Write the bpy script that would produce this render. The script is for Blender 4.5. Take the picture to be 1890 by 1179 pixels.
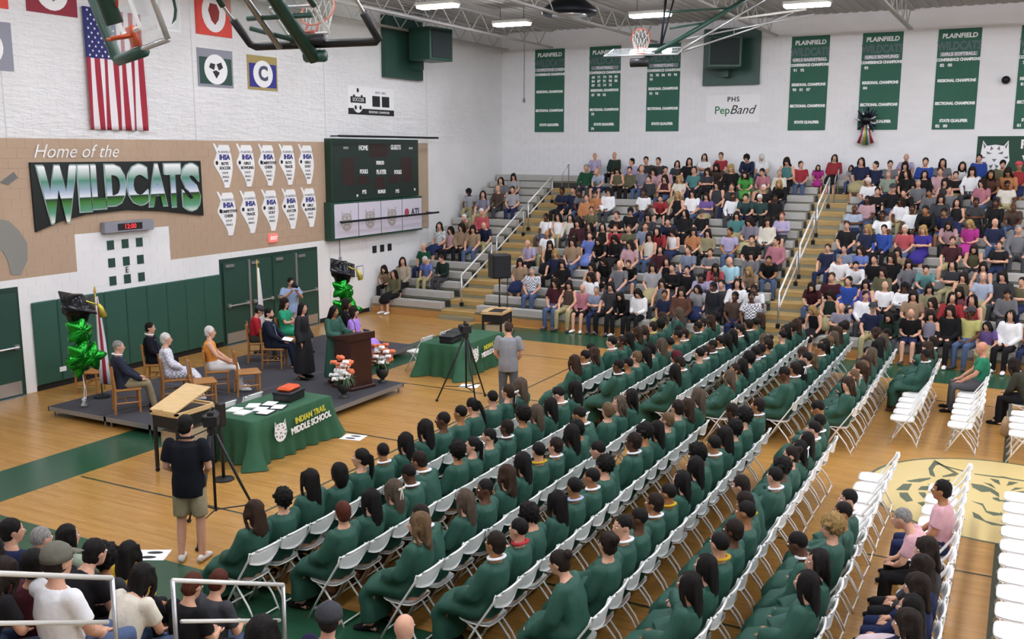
import bpy, math, random
import numpy as np
from mathutils import Matrix, Vector, Euler
for o in list(bpy.data.objects): bpy.data.objects.remove(o)
SC = bpy.context.scene
COL = SC.collection
TMP = bpy.data.scenes.new('workbench')     # scratch scene where meshes are fused, removed at the end
def TDG(): v = TMP.view_layers[0]; v.update(); return v.depsgraph
R = math.radians
# ---------------------------------------------------------------- camera, world, light, exposure
H = 5.0
cam = bpy.data.cameras.new('camera'); camo = bpy.data.objects.new('camera', cam); COL.objects.link(camo)
cam.sensor_width = 36.0; cam.lens = 36.0 * 1792 / 1890
cam.clip_start = .1; cam.clip_end = 200
yaw, pitch, roll = R(27.78), R(9.93), R(.137)
fw = Vector((-math.sin(yaw)*math.cos(pitch), math.cos(yaw)*math.cos(pitch), -math.sin(pitch)))
rt = Vector((math.cos(yaw), math.sin(yaw), 0)); up = rt.cross(fw)
r2 = math.cos(roll)*rt + math.sin(roll)*up; u2 = -math.sin(roll)*rt + math.cos(roll)*up
camo.matrix_world = Matrix(((r2.x, u2.x, -fw.x, 0), (r2.y, u2.y, -fw.y, 0), (r2.z, u2.z, -fw.z, H), (0, 0, 0, 1)))
SC.camera = camo
world = bpy.data.worlds.new('world'); SC.world = world; world.use_nodes = True
world.node_tree.nodes['Background'].inputs[0].default_value = (.8, .85, .9, 1)
world.node_tree.nodes['Background'].inputs[1].default_value = .3
SC.view_settings.view_transform = 'Standard'; SC.view_settings.look = 'None'
SC.view_settings.gamma = 1; SC.view_settings.use_curve_mapping = False
SC.view_settings.exposure = 0.38
SC.cycles.max_bounces = 6; SC.cycles.diffuse_bounces = 3; SC.cycles.glossy_bounces = 3
SC.cycles.transparent_max_bounces = 8; SC.cycles.caustics_reflective = False; SC.cycles.caustics_refractive = False
LENS_STRENGTH = 62.0     # radiance of the high-bay lenses that light the hall

# ---------------------------------------------------------------- materials
def srgb(h):
    if isinstance(h, str):
        h = h.lstrip('#'); c = [int(h[i:i+2], 16)/255 for i in (0, 2, 4)]
    else: c = h
    return tuple((x/12.92 if x <= .04045 else ((x+.055)/1.055)**2.4) for x in c) + (1.0,)
MATS = {}
def mat(name, color, rough=.6, metal=0.0, noise=0.0, nscale=8.0, bump=0.0, bscale=60.0, objcol=False, emit=0.0, stretch=None, spec=.5, alpha=1.0, attr=None, space='Object'):
    if name in MATS: return MATS[name]
    m = bpy.data.materials.new(name); m.use_nodes = True; MATS[name] = m
    nt = m.node_tree; N = nt.nodes; L = nt.links; b = N['Principled BSDF']
    b.inputs['Roughness'].default_value = rough; b.inputs['Metallic'].default_value = metal
    b.inputs['Specular IOR Level'].default_value = spec
    c = srgb(color) if color is not None else (1, 1, 1, 1)
    b.inputs['Base Color'].default_value = c
    src = None
    if objcol:
        oi = N.new('ShaderNodeObjectInfo'); src = oi.outputs['Color']
    elif attr:
        at = N.new('ShaderNodeVertexColor'); at.layer_name = attr; src = at.outputs['Color']
    tc = N.new('ShaderNodeTexCoord'); co = tc.outputs[space]
    if stretch:
        mp = N.new('ShaderNodeMapping'); mp.inputs['Scale'].default_value = stretch; L.new(co, mp.inputs[0]); co = mp.outputs[0]
    if noise:
        n = N.new('ShaderNodeTexNoise'); n.inputs['Scale'].default_value = nscale; n.inputs['Detail'].default_value = 4; L.new(co, n.inputs['Vector'])
        mr = N.new('ShaderNodeMapRange'); mr.inputs['From Min'].default_value = .3; mr.inputs['From Max'].default_value = .7
        mr.inputs['To Min'].default_value = 1-noise; mr.inputs['To Max'].default_value = 1+noise*.6; L.new(n.outputs['Fac'], mr.inputs['Value'])
        mx = N.new('ShaderNodeMix'); mx.data_type = 'RGBA'; mx.blend_type = 'MULTIPLY'; mx.inputs[0].default_value = 1
        if src is not None: L.new(src, mx.inputs[6])
        else: mx.inputs[6].default_value = c
        L.new(mr.outputs[0], mx.inputs[7]); src = mx.outputs[2]
    if src is not None: L.new(src, b.inputs['Base Color'])
    if bump:
        n2 = N.new('ShaderNodeTexNoise'); n2.inputs['Scale'].default_value = bscale; n2.inputs['Detail'].default_value = 3; L.new(co, n2.inputs['Vector'])
        bp = N.new('ShaderNodeBump'); bp.inputs['Strength'].default_value = bump; bp.inputs['Distance'].default_value = .02
        L.new(n2.outputs['Fac'], bp.inputs['Height']); L.new(bp.outputs[0], b.inputs['Normal'])
    if emit:
        b.inputs['Emission Color'].default_value = c; b.inputs['Emission Strength'].default_value = emit
    if alpha < 1: b.inputs['Alpha'].default_value = alpha
    return m
M_CLOTH = mat('cloth', None, .9, noise=.10, nscale=9, bump=.25, bscale=25, objcol=True, spec=.2)
M_GOWN = mat('gown_cloth', None, .62, noise=.10, nscale=7, bump=.3, bscale=14, objcol=True, spec=.35)
M_SKIN = mat('skin', None, .55, noise=.06, nscale=14, objcol=True, spec=.35)
M_HAIR = mat('hair', None, .68, noise=.45, nscale=12, bump=.6, bscale=26, objcol=True, stretch=(3, 8, 1), spec=.22)
M_EYE = mat('eye_white', 'e8e4dc', .3); M_DARK = mat('eye_dark', '1c130e', .4); M_LIP = mat('lip', '9a5a50', .5)
M_WHITE = mat('white_plastic', 'f2f2ee', .38, noise=.03, nscale=5)
M_WMETAL = mat('white_enamel', 'e6e4dc', .35, metal=.1)
M_STEEL = mat('brushed_steel', 'c9cbcd', .32, metal=.85)
M_DKMETAL = mat('dark_metal', '20242a', .45, metal=.6)
M_BLACK = mat('black_plastic', '17181a', .5)
M_RUBBER = mat('rubber', '101010', .8)
M_GREEN = mat('green_paint', '23483c', .45, noise=.05, nscale=4)
M_GPAD = mat('green_vinyl', '2b5547', .5, noise=.05, nscale=3, bump=.1, bscale=40)
M_GSTEEL = mat('green_steel', '2d4f44', .4, metal=.15)
M_WOOD = mat('oak', 'a9743c', .45, noise=.22, nscale=5, stretch=(1, 8, 8))
M_PALE = mat('maple_ply', 'd8b884', .45, noise=.12, nscale=4, stretch=(1, 9, 9))
M_WALNUT = mat('dark_walnut', '3a1d17', .35, noise=.3, nscale=4, stretch=(7, 7, 1))
M_WHITEW = mat('white_print', 'f4f4f2', .6); M_BLACKP = mat('black_print', '15181a', .6)
M_GREENP = mat('green_print', '2a5c48', .6); M_BLUEP = mat('blue_print', '2c3480', .6); M_REDP = mat('red_print', 'b02a34', .6)
M_GREYP = mat('grey_print', '8b8d96', .6); M_YELLOWP = mat('yellow_print', 'd9cf3a', .6); M_GOLDP = mat('gold_print', 'c8a44a', .6)

# ---------------------------------------------------------------- mesh helpers
class MB:
    def __init__(s): s.v = []; s.f = []; s.m = []
    def add(s, V, F, mi=0):
        b = len(s.v); s.v += [tuple(map(float, p)) for p in V]; s.f += [tuple(i+b for i in q) for q in F]; s.m += [mi]*len(F); return s
    def box(s, x0, y0, z0, x1, y1, z1, mi=0):
        V = [(x, y, z) for x in (x0, x1) for y in (y0, y1) for z in (z0, z1)]
        return s.add(V, [(0, 1, 3, 2), (4, 6, 7, 5), (0, 4, 5, 1), (2, 3, 7, 6), (0, 2, 6, 4), (1, 5, 7, 3)], mi)
    def cbox(s, x0, y0, z0, x1, y1, z1, c=.01, mi=0):     # box with chamfered edges
        V, F = chamfer_box((x0, y0, z0), (x1, y1, z1), c); return s.add(V, F, mi)
    def tube(s, pts, r, n=8, mi=0, side=(0, 1, .01), cap=True, soft=False):
        V, F = loft(pts, r, side, n, cap, soft); return s.add(V, F, mi)
    def ball(s, c, r, n=10, k=6, rot=None, mi=0):
        V, F = ellipsoid(c, r, n, k, rot); return s.add(V, F, mi)
    def lathe(s, prof, n=14, c=(0, 0, 0), mi=0):
        V = []; F = []
        for r_, z in prof:
            for i in range(n):
                a = 2*math.pi*i/n; V.append((c[0]+r_*math.cos(a), c[1]+r_*math.sin(a), c[2]+z))
        for k in range(len(prof)-1):
            for i in range(n): F.append((k*n+i, k*n+(i+1) % n, (k+1)*n+(i+1) % n, (k+1)*n+i))
        F.append(tuple(range(n))[::-1]); F.append(tuple(range((len(prof)-1)*n, len(prof)*n)))
        return s.add(V, F, mi)
    def prism(s, fr, pts, d0, d1, mi=0):       # outline in a plane frame, given depth d0..d1
        n = len(pts); V = [fr(u, v, d0) for u, v in pts] + [fr(u, v, d1) for u, v in pts]
        F = [tuple(range(n, 2*n)), tuple(range(n))[::-1]] + [(i, (i+1) % n, n+(i+1) % n, n+i) for i in range(n)]
        return s.add(V, F, mi)
    def rect(s, fr, u0, v0, u1, v1, d0, d1, mi=0): return s.prism(fr, [(u0, v0), (u1, v0), (u1, v1), (u0, v1)], d0, d1, mi)
    def mesh(s, name, mats, smooth=False):
        me = bpy.data.meshes.new(name); me.from_pydata(s.v, [], s.f)
        for m in (mats if isinstance(mats, (list, tuple)) else [mats]): me.materials.append(m)
        if any(s.m): me.polygons.foreach_set('material_index', s.m)
        if smooth: me.polygons.foreach_set('use_smooth', [True]*len(me.polygons))
        me.update(); return me
def chamfer_box(a, b, c):
    bmn = MB(); import bmesh
    bm = bmesh.new(); bmesh.ops.create_cube(bm, size=1)
    for v in bm.verts: v.co = Vector([a[i]+(v.co[i]+.5)*(b[i]-a[i]) for i in range(3)])
    bmesh.ops.bevel(bm, geom=bm.edges[:], offset=c, segments=1, affect='EDGES')
    V = [tuple(v.co) for v in bm.verts]; bm.verts.index_update(); F = [tuple(v.index for v in f.verts) for f in bm.faces]; bm.free()
    return V, F
def loft(pts, rad, side=(0, 1, .01), n=8, cap=True, soft=False):
    P = np.array(pts, float); k = len(P)
    if np.isscalar(rad): rad = [rad]*k
    A = [(r_ if np.isscalar(r_) else r_[0]) for r_ in rad]; B = [(r_ if np.isscalar(r_) else r_[1]) for r_ in rad]
    T = np.zeros_like(P); T[1:-1] = P[2:]-P[:-2] if k > 2 else T[1:-1]; T[0] = P[1]-P[0]; T[-1] = P[-1]-P[-2]
    T /= np.linalg.norm(T, axis=1)[:, None]+1e-9
    if soft:     # rounded ends
        a, b = min(A[0], B[0]), min(A[-1], B[-1])
        P = np.vstack([P[0]-T[0]*a*.85, P[0]-T[0]*a*.5, P, P[-1]+T[-1]*b*.5, P[-1]+T[-1]*b*.85])
        T = np.vstack([T[0], T[0], T, T[-1], T[-1]])
        A = [A[0]*.5, A[0]*.86]+A+[A[-1]*.86, A[-1]*.5]; B = [B[0]*.5, B[0]*.86]+B+[B[-1]*.86, B[-1]*.5]; k += 4
    V = []; s0 = np.array(side, float)
    for i in range(k):
        s = s0 - T[i]*(s0 @ T[i])
        if np.linalg.norm(s) < .15: s = np.array((1., 0, 0)) - T[i]*T[i][0]
        s /= np.linalg.norm(s); u = np.cross(T[i], s)
        for j in range(n):
            a = 2*math.pi*j/n; V.append(P[i]+s*A[i]*math.cos(a)+u*B[i]*math.sin(a))
    F = [(i*n+j, i*n+(j+1) % n, (i+1)*n+(j+1) % n, (i+1)*n+j) for i in range(k-1) for j in range(n)]
    if cap: F += [tuple(range(n))[::-1], tuple(range((k-1)*n, k*n))]
    return V, F
def ellipsoid(c, r, n=12, k=8, rot=None):
    if np.isscalar(r): r = (r, r, r)
    V = [(0, 0, 1)]
    for i in range(1, k):
        t = math.pi*i/k
        for j in range(n):
            a = 2*math.pi*j/n; V.append((math.sin(t)*math.cos(a), math.sin(t)*math.sin(a), math.cos(t)))
    V.append((0, 0, -1)); V = np.array(V)*np.array(r)
    if rot is not None: V = V @ np.array(rot).T
    V = V+np.array(c); F = [(0, 1+j, 1+(j+1) % n) for j in range(n)]
    for i in range(k-2):
        F += [(1+i*n+j, 1+(i+1)*n+j, 1+(i+1)*n+(j+1) % n, 1+i*n+(j+1) % n) for j in range(n)]
    F += [(len(V)-1, 1+(k-2)*n+(j+1) % n, 1+(k-2)*n+j) for j in range(n)]
    return V.tolist(), F
def obj(name, me, parent=None, **p):
    if isinstance(me, tuple): me = me[0].mesh(name, me[1], *(me[2:]))
    o = bpy.data.objects.new(name, me); COL.objects.link(o)
    if parent is not None: o.parent = parent
    for k, v in p.items(): o[k] = v
    return o
def tag(o, label, cat, group=None):
    o['label'] = label; o['category'] = cat
    if group: o['group'] = group
    return o
def thing(name, label, cat, loc=(0, 0, 0), rz=0, group=None):
    o = bpy.data.objects.new(name, None); COL.objects.link(o); o.location = loc; o.rotation_euler = (0, 0, rz); o.empty_display_size = .1
    return tag(o, label, cat, group)
def struct(name, mb, m, parent=None, smooth=False):
    o = obj(name, mb.mesh(name, m, smooth), parent)
    if parent is None: o['kind'] = 'structure'
    return o
def dup(root, loc=None, rz=None, label=None, group=None):
    c = root.copy(); COL.objects.link(c); c.parent = None
    for ch in list(root.children):
        d = ch.copy(); COL.objects.link(d); d.parent = c
        for g in list(ch.children):
            e = g.copy(); COL.objects.link(e); e.parent = d
    if loc is not None: c.location = loc
    if rz is not None: c.rotation_euler = (0, 0, rz)
    if label: c['label'] = label
    if group: c['group'] = group
    return c
_tc = {}
def text_mesh(s, size=.2, depth=.004, shear=0.0, space=1.0, xs=1.0, align='CENTER', weight=0.0):
    key = (s, size, depth, shear, space, xs, align, weight)
    if key in _tc: return _tc[key]
    cu = bpy.data.curves.new('txt', 'FONT'); cu.body = s; cu.size = size; cu.extrude = depth; cu.shear = shear; cu.space_character = space
    cu.align_x = align; cu.align_y = 'CENTER'; cu.resolution_u = 3; cu.offset = weight
    t = bpy.data.objects.new('txt', cu); TMP.collection.objects.link(t)
    dg = TDG(); me = bpy.data.meshes.new_from_object(t.evaluated_get(dg))
    bpy.data.objects.remove(t); bpy.data.curves.remove(cu)
    if xs != 1: me.transform(Matrix.Diagonal((xs, 1, 1, 1)))
    _tc[key] = me; return me
def text(s, size, mtx, m, parent=None, name='lettering', **k):
    me = text_mesh(s, size, **k)
    if me.materials and me.materials[0] is not m: me = me.copy(); me.materials.clear()
    if not me.materials: me.materials.append(m)
    o = obj(name, me, parent); o.matrix_local = mtx if parent is None else parent.matrix_world.inverted() @ mtx
    return o
WX, BY = -17.95, 33.2
def FW(u, v, d): return (WX+d, u, v)          # west wall: u = y, v = z, d out of the wall
def FB(u, v, d): return (u, BY-d, v)          # back wall: u = x
def FF(u, v, d): return (u, v, d)             # floor
def MW(u, v, d): return Matrix(((0, 0, 1, WX+d), (1, 0, 0, u), (0, 1, 0, v), (0, 0, 0, 1)))
def MBk(u, v, d): return Matrix(((1, 0, 0, u), (0, 0, -1, BY-d), (0, 1, 0, v), (0, 0, 0, 1)))
def MFl(u, v, d): return Matrix(((1, 0, 0, u), (0, 1, 0, v), (0, 0, 1, d), (0, 0, 0, 1)))
def ordw(n):
    W = 'zeroth first second third fourth fifth sixth seventh eighth ninth tenth eleventh twelfth thirteenth fourteenth fifteenth sixteenth seventeenth eighteenth nineteenth twentieth'.split()
    if n <= 20: return W[n]
    return 'twenty-'+W[n-20] if n < 30 else ('thirtieth' if n == 30 else 'thirty-'+W[n-30])
# ---------------------------------------------------------------- room
def wall_paint_mat():
    m = bpy.data.materials.new('west_wall_paint'); m.use_nodes = True; nt = m.node_tree; N = nt.nodes; L = nt.links; b = N['Principled BSDF']
    b.inputs['Roughness'].default_value = .6; b.inputs['Specular IOR Level'].default_value = .3
    g = N.new('ShaderNodeNewGeometry'); sx = N.new('ShaderNodeSeparateXYZ'); L.new(g.outputs['Position'], sx.inputs[0])
    def ma(op, a, c):
        n = N.new('ShaderNodeMath'); n.operation = op
        for i, q in enumerate((a, c)):
            if isinstance(q, (int, float)): n.inputs[i].default_value = q
            else: L.new(q, n.inputs[i])
        return n.outputs[0]
    y, z = sx.outputs['Y'], sx.outputs['Z']
    def inr(a, lo, hi): return ma('MULTIPLY', ma('GREATER_THAN', a, lo), ma('LESS_THAN', a, hi))
    band = ma('MULTIPLY', inr(z, 2.39, 5.2), ma('LESS_THAN', y, 22.62))
    notch = ma('MULTIPLY', inr(z, 2.0, 3.19), inr(y, 14.0, 16.6))
    beige = ma('MULTIPLY', band, ma('SUBTRACT', 1.0, notch))
    upper = ma('GREATER_THAN', z, 5.2)
    mp = N.new('ShaderNodeMapping'); mp.inputs['Scale'].default_value = (1, .9, 4.2); L.new(g.outputs['Position'], mp.inputs[0])
    n1 = N.new('ShaderNodeTexNoise'); n1.inputs['Scale'].default_value = 1.7; n1.inputs['Detail'].default_value = 6; n1.inputs['Roughness'].default_value = .62; L.new(mp.outputs[0], n1.inputs['Vector'])
    n2 = N.new('ShaderNodeTexNoise'); n2.inputs['Scale'].default_value = .8; n2.inputs['Detail'].default_value = 3; L.new(g.outputs['Position'], n2.inputs['Vector'])
    mr = N.new('ShaderNodeMapRange'); mr.inputs['From Min'].default_value = .3; mr.inputs['From Max'].default_value = .7; mr.inputs['To Min'].default_value = .95; mr.inputs['To Max'].default_value = 1.03; L.new(n2.outputs['Fac'], mr.inputs['Value'])
    mx = N.new('ShaderNodeMix'); mx.data_type = 'RGBA'; L.new(beige, mx.inputs[0]); mx.inputs[6].default_value = srgb('eeeeec'); mx.inputs[7].default_value = srgb('b89f86')
    m2 = N.new('ShaderNodeMix'); m2.data_type = 'RGBA'; m2.blend_type = 'MULTIPLY'; m2.inputs[0].default_value = 1; L.new(mx.outputs[2], m2.inputs[6]); L.new(mr.outputs[0], m2.inputs[7]); L.new(m2.outputs[2], b.inputs['Base Color'])
    bp = N.new('ShaderNodeBump'); bp.inputs['Distance'].default_value = .11; L.new(ma('MULTIPLY', ma('ADD', ma('MULTIPLY', upper, .8), .05), .9), bp.inputs['Strength'])
    L.new(n1.outputs['Fac'], bp.inputs['Height']); L.new(bp.outputs[0], b.inputs['Normal'])
    return m
M_WALLW = wall_paint_mat()
M_WALL = mat('white_wall_paint', 'eeeeed', .6, noise=.03, nscale=1.2, bump=.12, bscale=3, spec=.3, stretch=(1, 1, 3))
M_CEIL = mat('grey_steel_deck', 'b4b2ae', .6, noise=.05, nscale=3)
M_JOIST = mat('joist_paint', 'bcbbb7', .5)
EX, SY, CZ = 18.0, -6.0, 9.3
struct('wall_west', MB().box(WX-.3, SY, 0, WX-.005, BY+.3, CZ), M_WALLW)
ww = bpy.data.objects['wall_west']
struct('wall_north', MB().box(WX, BY+.006, 0, EX, BY+.3, CZ), M_WALL)
struct('wall_east', MB().box(EX, SY, 0, EX+.3, BY+.3, CZ), M_WALL)
struct('wall_south', MB().box(WX, SY-.3, 0, EX, SY, CZ), M_WALL)
# concrete blocks: 0.4 x 0.2 m running bond; the largest in view are single blocks, the rest one part
BL = MB(); V, F = chamfer_box((0, .001, .001), (.005, .399, .199), .002); blk = MB().add(V, F).mesh('block', M_WALLW)
single = 0
def covered(y, z): return (12.8 < y < 22 and z < 2.2 and not (14.8 < y < 16)) or (y < 12.8 and z < 2.3)
rows_ = int(CZ/.2)
for k in range(rows_):
    z = k*.2; y = (0.0 if k % 2 == 0 else -.2)
    while y < BY-.05:
        if y > 9.5 and not (18.15 < y+.2 < 22.05 and z < 2.15) and not (y < 12.75 and z < 2.2):
            y1 = min(y+.4, BY)
            near = (1.85 < z < 3.3 and 11.5 < y < 20 and y1-y > .39) or (z >= 5.15 and z < 6.9 and y > 12.6 and y < 24)
            if near and single < 290 and y1-y > .39:
                o = bpy.data.objects.new('block', blk); COL.objects.link(o); o.parent = ww; o.location = (WX-.005, y, z); single += 1
            else:
                BL.add([(WX-.005+a[0], y+.001+(a[1]-.001)*(y1-y)/.4, z+a[2]) for a in V], F)
        y += .4
obj('block_field', BL.mesh('block_field', M_WALLW), ww)['kind'] = 'stuff'
BN = MB()
for k in range(rows_):
    z = k*.2; x = WX+(0 if k % 2 else -.2)
    if z < 3.2: continue
    while x < 4.5:
        x0 = max(x, WX); x1 = x+.4
        BN.box(x0+.002, BY-.001, z+.002, x1-.002, BY+.01, z+.198); x += .4
obj('block_field', BN.mesh('block_field', M_WALL), bpy.data.objects['wall_north'])['kind'] = 'stuff'
# thin control joints and pipe on the west wall
k = 0
for u in (12.62, 17.62, 22.58, 27.93):
    k += 1; struct('trim_%d' % k, MB().rect(FW, u-.012, 5.2 if u < 20 else .1, u+.012, CZ-.05, 0, .006), mat('joint_grey', 'dcdbd7', .7))
struct('baseboard_west', MB().rect(FW, 22.05, 0, 24.46, .12, 0, .02), M_RUBBER)
# floor
def wood_floor():
    m = bpy.data.materials.new('maple_floor'); m.use_nodes = True; nt = m.node_tree; N = nt.nodes; L = nt.links; b = N['Principled BSDF']
    b.inputs['Roughness'].default_value = .26; b.inputs['Specular IOR Level'].default_value = .45
    tc = N.new('ShaderNodeTexCoord'); br = N.new('ShaderNodeTexBrick'); L.new(tc.outputs['Object'], br.inputs['Vector'])
    br.inputs['Scale'].default_value = 1; br.inputs['Brick Width'].default_value = 1.1; br.inputs['Row Height'].default_value = .057; br.inputs['Mortar Size'].default_value = .0012; br.offset = .37
    br.inputs['Color1'].default_value = srgb('ba8c4c'); br.inputs['Color2'].default_value = srgb('ab7e40'); br.inputs['Mortar'].default_value = srgb('74501f')
    mp = N.new('ShaderNodeMapping'); mp.inputs['Scale'].default_value = (1.2, 14, 1); L.new(tc.outputs['Object'], mp.inputs[0])
    n = N.new('ShaderNodeTexNoise'); n.inputs['Scale'].default_value = 2.2; n.inputs['Detail'].default_value = 5; L.new(mp.outputs[0], n.inputs['Vector'])
    mr = N.new('ShaderNodeMapRange'); mr.inputs['From Min'].default_value = .3; mr.inputs['From Max'].default_value = .7; mr.inputs['To Min'].default_value = .88; mr.inputs['To Max'].default_value = 1.08; L.new(n.outputs['Fac'], mr.inputs['Value'])
    mx = N.new('ShaderNodeMix'); mx.data_type = 'RGBA'; mx.blend_type = 'MULTIPLY'; mx.inputs[0].default_value = 1; L.new(br.outputs['Color'], mx.inputs[6]); L.new(mr.outputs[0], mx.inputs[7]); L.new(mx.outputs[2], b.inputs['Base Color'])
    return m
M_FLOOR = wood_floor()
struct('floor', MB().box(WX-.3, SY-.3, -.3, EX+.3, BY+.3, 0), M_FLOOR)
M_PGREEN = mat('court_green', '264e37', .24, noise=.05, nscale=6); M_PLINE = mat('court_line', '3a4030', .24)
M_PCREAM = mat('court_cream', 'd6c083', .24, noise=.05, nscale=8, stretch=(1, 14, 1)); M_PDARK = mat('court_dark', '56604a', .24)
g = MB()
for a in ((-13.92, 6.3, 13.92, 8.0), (-13.92, 22.62, 13.92, 24.2), (-13.92, 8.0, -12.68, 22.62), (12.68, 8.0, 13.92, 22.62)): g.box(a[0], a[1], .0005, a[2], a[3], .0015)
struct('floor_marking', g, M_PGREEN)
g = MB()
def arc(cx, cy, r0, r1, a0, a1, n=40, z0=.001, z1=.002, mb=None):
    mb = mb or g
    P = [(cx+r1*math.cos(a0+(a1-a0)*i/n), cy+r1*math.sin(a0+(a1-a0)*i/n)) for i in range(n+1)]
    Q = [(cx+r0*math.cos(a0+(a1-a0)*i/n), cy+r0*math.sin(a0+(a1-a0)*i/n)) for i in range(n+1)]
    for i in range(n): mb.prism(FF, [Q[i], P[i], P[i+1], Q[i+1]], z0, z1)
g.box(-.0, 8.0, .001, .08, 13.4, .002); g.box(0, 17.15, .001, .08, 22.6, .002)
for yy in (13.5, 17.07):
    g.box(-12.68, yy-.025, .001, -6.9, yy+.025, .002); g.box(6.9, yy-.025, .001, 12.68, yy+.025, .002)
for yy in (9.62, 20.95): g.box(-12.6, yy-.022, .0011, 12.6, yy+.022, .0019)      # side-court lines
g.box(-2.6, 12.26, .0011, 2.6, 12.3, .0019)
for xx in (-9.08, 9.08): g.box(xx-.022, 9.6, .0011, xx+.022, 20.95, .0019)
for xx in (-6.92, 6.92): g.box(xx-.025, 13.5, .001, xx+.025, 17.07, .002)
struct('floor_marking.001', g, M_PLINE)
g = MB(); arc(.04, 15.28, 0.0, 1.85, 0, 2*math.pi, 56, .002, .003); struct('floor_marking.002', g, M_PCREAM)
g = MB(); arc(.04, 15.28, 1.85, 1.90, 0, 2*math.pi, 56, .002, .0032)
# wildcat head painted on the centre circle (u across = x, v = y), symmetric about the centre line
HALF = [[(-0.99, 16.75), (-1.04, 16.25), (-0.99, 15.91), (-0.91, 15.84), (-0.92, 15.95), (-0.97, 16.19), (-0.95, 16.46), (-0.9, 16.53), (-0.81, 16.46)], [(-0.99, 16.75), (-0.9, 16.53), (-0.67, 16.19), (-0.82, 15.94), (-0.8, 15.9), (-0.64, 16.03), (-0.59, 16.19), (-0.81, 16.51)], [(-0.82, 16.46), (-0.52, 16.32), (-0.52, 16.39), (-0.82, 16.52)], [(-1.23, 15.41), (-1.09, 15.48), (-0.97, 15.7), (-0.96, 15.79), (-1.13, 15.64), (-1.29, 15.44)], [(-1.21, 15.0), (-1.19, 15.35), (-1.31, 15.28), (-1.38, 14.93)], [(-1.29, 14.66), (-1.18, 14.47), (-1.1, 14.57), (-1.21, 14.9), (-1.32, 14.84)], [(-0.96, 15.14), (-0.94, 15.37), (-1.06, 15.29), (-1.09, 15.09)], [(-0.98, 14.75), (-0.94, 14.85), (-0.98, 15.03), (-1.07, 14.98)], [(-0.93, 14.34), (-0.93, 14.43), (-0.95, 14.61), (-1.04, 14.52)], [(-0.92, 15.41), (-0.72, 15.53), (-0.73, 15.62), (-0.99, 15.43)], [(-0.8, 15.66), (-0.69, 15.76), (-0.7, 15.83), (-0.84, 15.68)], [(-0.37, 15.6), (-0.24, 15.44), (-0.13, 15.52), (-0.0, 15.31), (-0.01, 15.51), (-0.11, 15.69), (-0.24, 15.79), (-0.4, 15.79)], [(-0.37, 16.27), (-0.06, 16.27), (0.04, 16.29), (0.04, 16.38), (-0.06, 16.34), (-0.39, 16.32)], [(-0.08, 16.01), (0.0, 15.92), (-0.03, 16.16), (-0.16, 16.18)], [(-0.08, 15.19), (0.0, 15.12), (0.04, 15.15), (0.04, 15.22), (0.01, 15.2), (-0.01, 15.3), (-0.09, 15.26)], [(-0.21, 14.83), (-0.15, 14.56), (-0.05, 14.47), (0.04, 14.53), (0.04, 14.7), (0.03, 14.62), (-0.14, 14.63), (-0.2, 14.92), (-0.36, 14.96)], [(-0.29, 14.27), (-0.18, 14.19), (-0.06, 14.08), (0.04, 14.1), (0.04, 14.17), (0.04, 14.16), (-0.15, 14.22), (-0.23, 14.41), (-0.32, 14.5)], [(-0.14, 15.8), (-0.05, 15.69), (-0.12, 15.9), (-0.24, 15.94)]]
for h_ in HALF:
    g.prism(FF, h_, .0032, .0038); g.prism(FF, [(.08-u, v) for u, v in h_][::-1], .0032, .0038)
struct('floor_marking.003', g, M_PDARK)
# ceiling, joists, lights
struct('ceiling', MB().box(WX-.3, SY-.3, CZ, EX+.3, BY+.3, CZ+.2), M_CEIL)
cl = bpy.data.objects['ceiling']
rb = MB()
for i in range(int((EX-WX)/.3)): rb.box(WX+i*.3, SY, CZ-.022, WX+i*.3+.16, BY, CZ+.01)
obj('deck_rib', rb.mesh('deck_rib', M_CEIL), cl)['kind'] = 'stuff'
jm = MB()     # one open-web joist along y, shared
jm.box(-.07, SY+.1, -.04, .07, BY-.05, .03); jm.box(-.06, SY+.1, -.62, .06, BY-.05, -.56)
yy = SY+.3
while yy < BY-1.2:
    jm.tube([(0, yy, -.02), (0, yy+.6, -.58)], .018, 5); jm.tube([(0, yy+.6, -.58), (0, yy+1.2, -.02)], .018, 5); yy += 1.2
jme = jm.mesh('joist', M_JOIST)
for i, x in enumerate((-17.7, -15.85, -11.85, -7.7, -3.6, .6, 4.8, 9, 13.2)):
    o = bpy.data.objects.new('joist', jme); COL.objects.link(o); o.parent = cl; o.location = (x, 0, CZ-.03)
M_LENS = mat('lamp_lens', 'f4f6ff', .4, emit=1.0); M_LENS.node_tree.nodes['Principled BSDF'].inputs['Emission Strength'].default_value = LENS_STRENGTH
M_LENS.node_tree.nodes['Principled BSDF'].inputs['Emission Color'].default_value = srgb('f2f4ff')
hb = MB().cbox(-.6, -.2, .06, .6, .2, .16, .02).mesh('housing', M_WMETAL)
hl = MB().cbox(-.57, -.17, .0, .57, .17, .06, .02).mesh('lens', M_LENS)
hw = MB().tube([(-.4, 0, .15), (-.4, 0, .56)], .008, 5).mesh('hanger', M_DKMETAL)
n = 0
for iy, y in enumerate((26.9, 22.7, 18.5, 14.3, 10.1, 5.9, 1.7)):
    for ix, x in enumerate((-14.2, -9.8, -5.5, -1.65, 2.7, 7.0, 11.3, 15.5)):
        t = thing('ceiling_light', 'white oblong high-bay lamp %s from the left wall, %s row from the bleachers' % (ordw(ix+1), ordw(iy+1)), 'lamp', (x, y, 8.68), 0, 'high-bay lamps under the ceiling')
        obj('housing', hb, t); obj('lens', hl, t)
        for s in (0, 1):
            w = obj('hanger', hw, t); w.location = (s*.8, 0, 0)
t = thing('ceiling_fan', 'dark round ventilation diffuser under the ceiling deck', 'vent', (-11.7, 25.6, 8.75))
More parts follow.
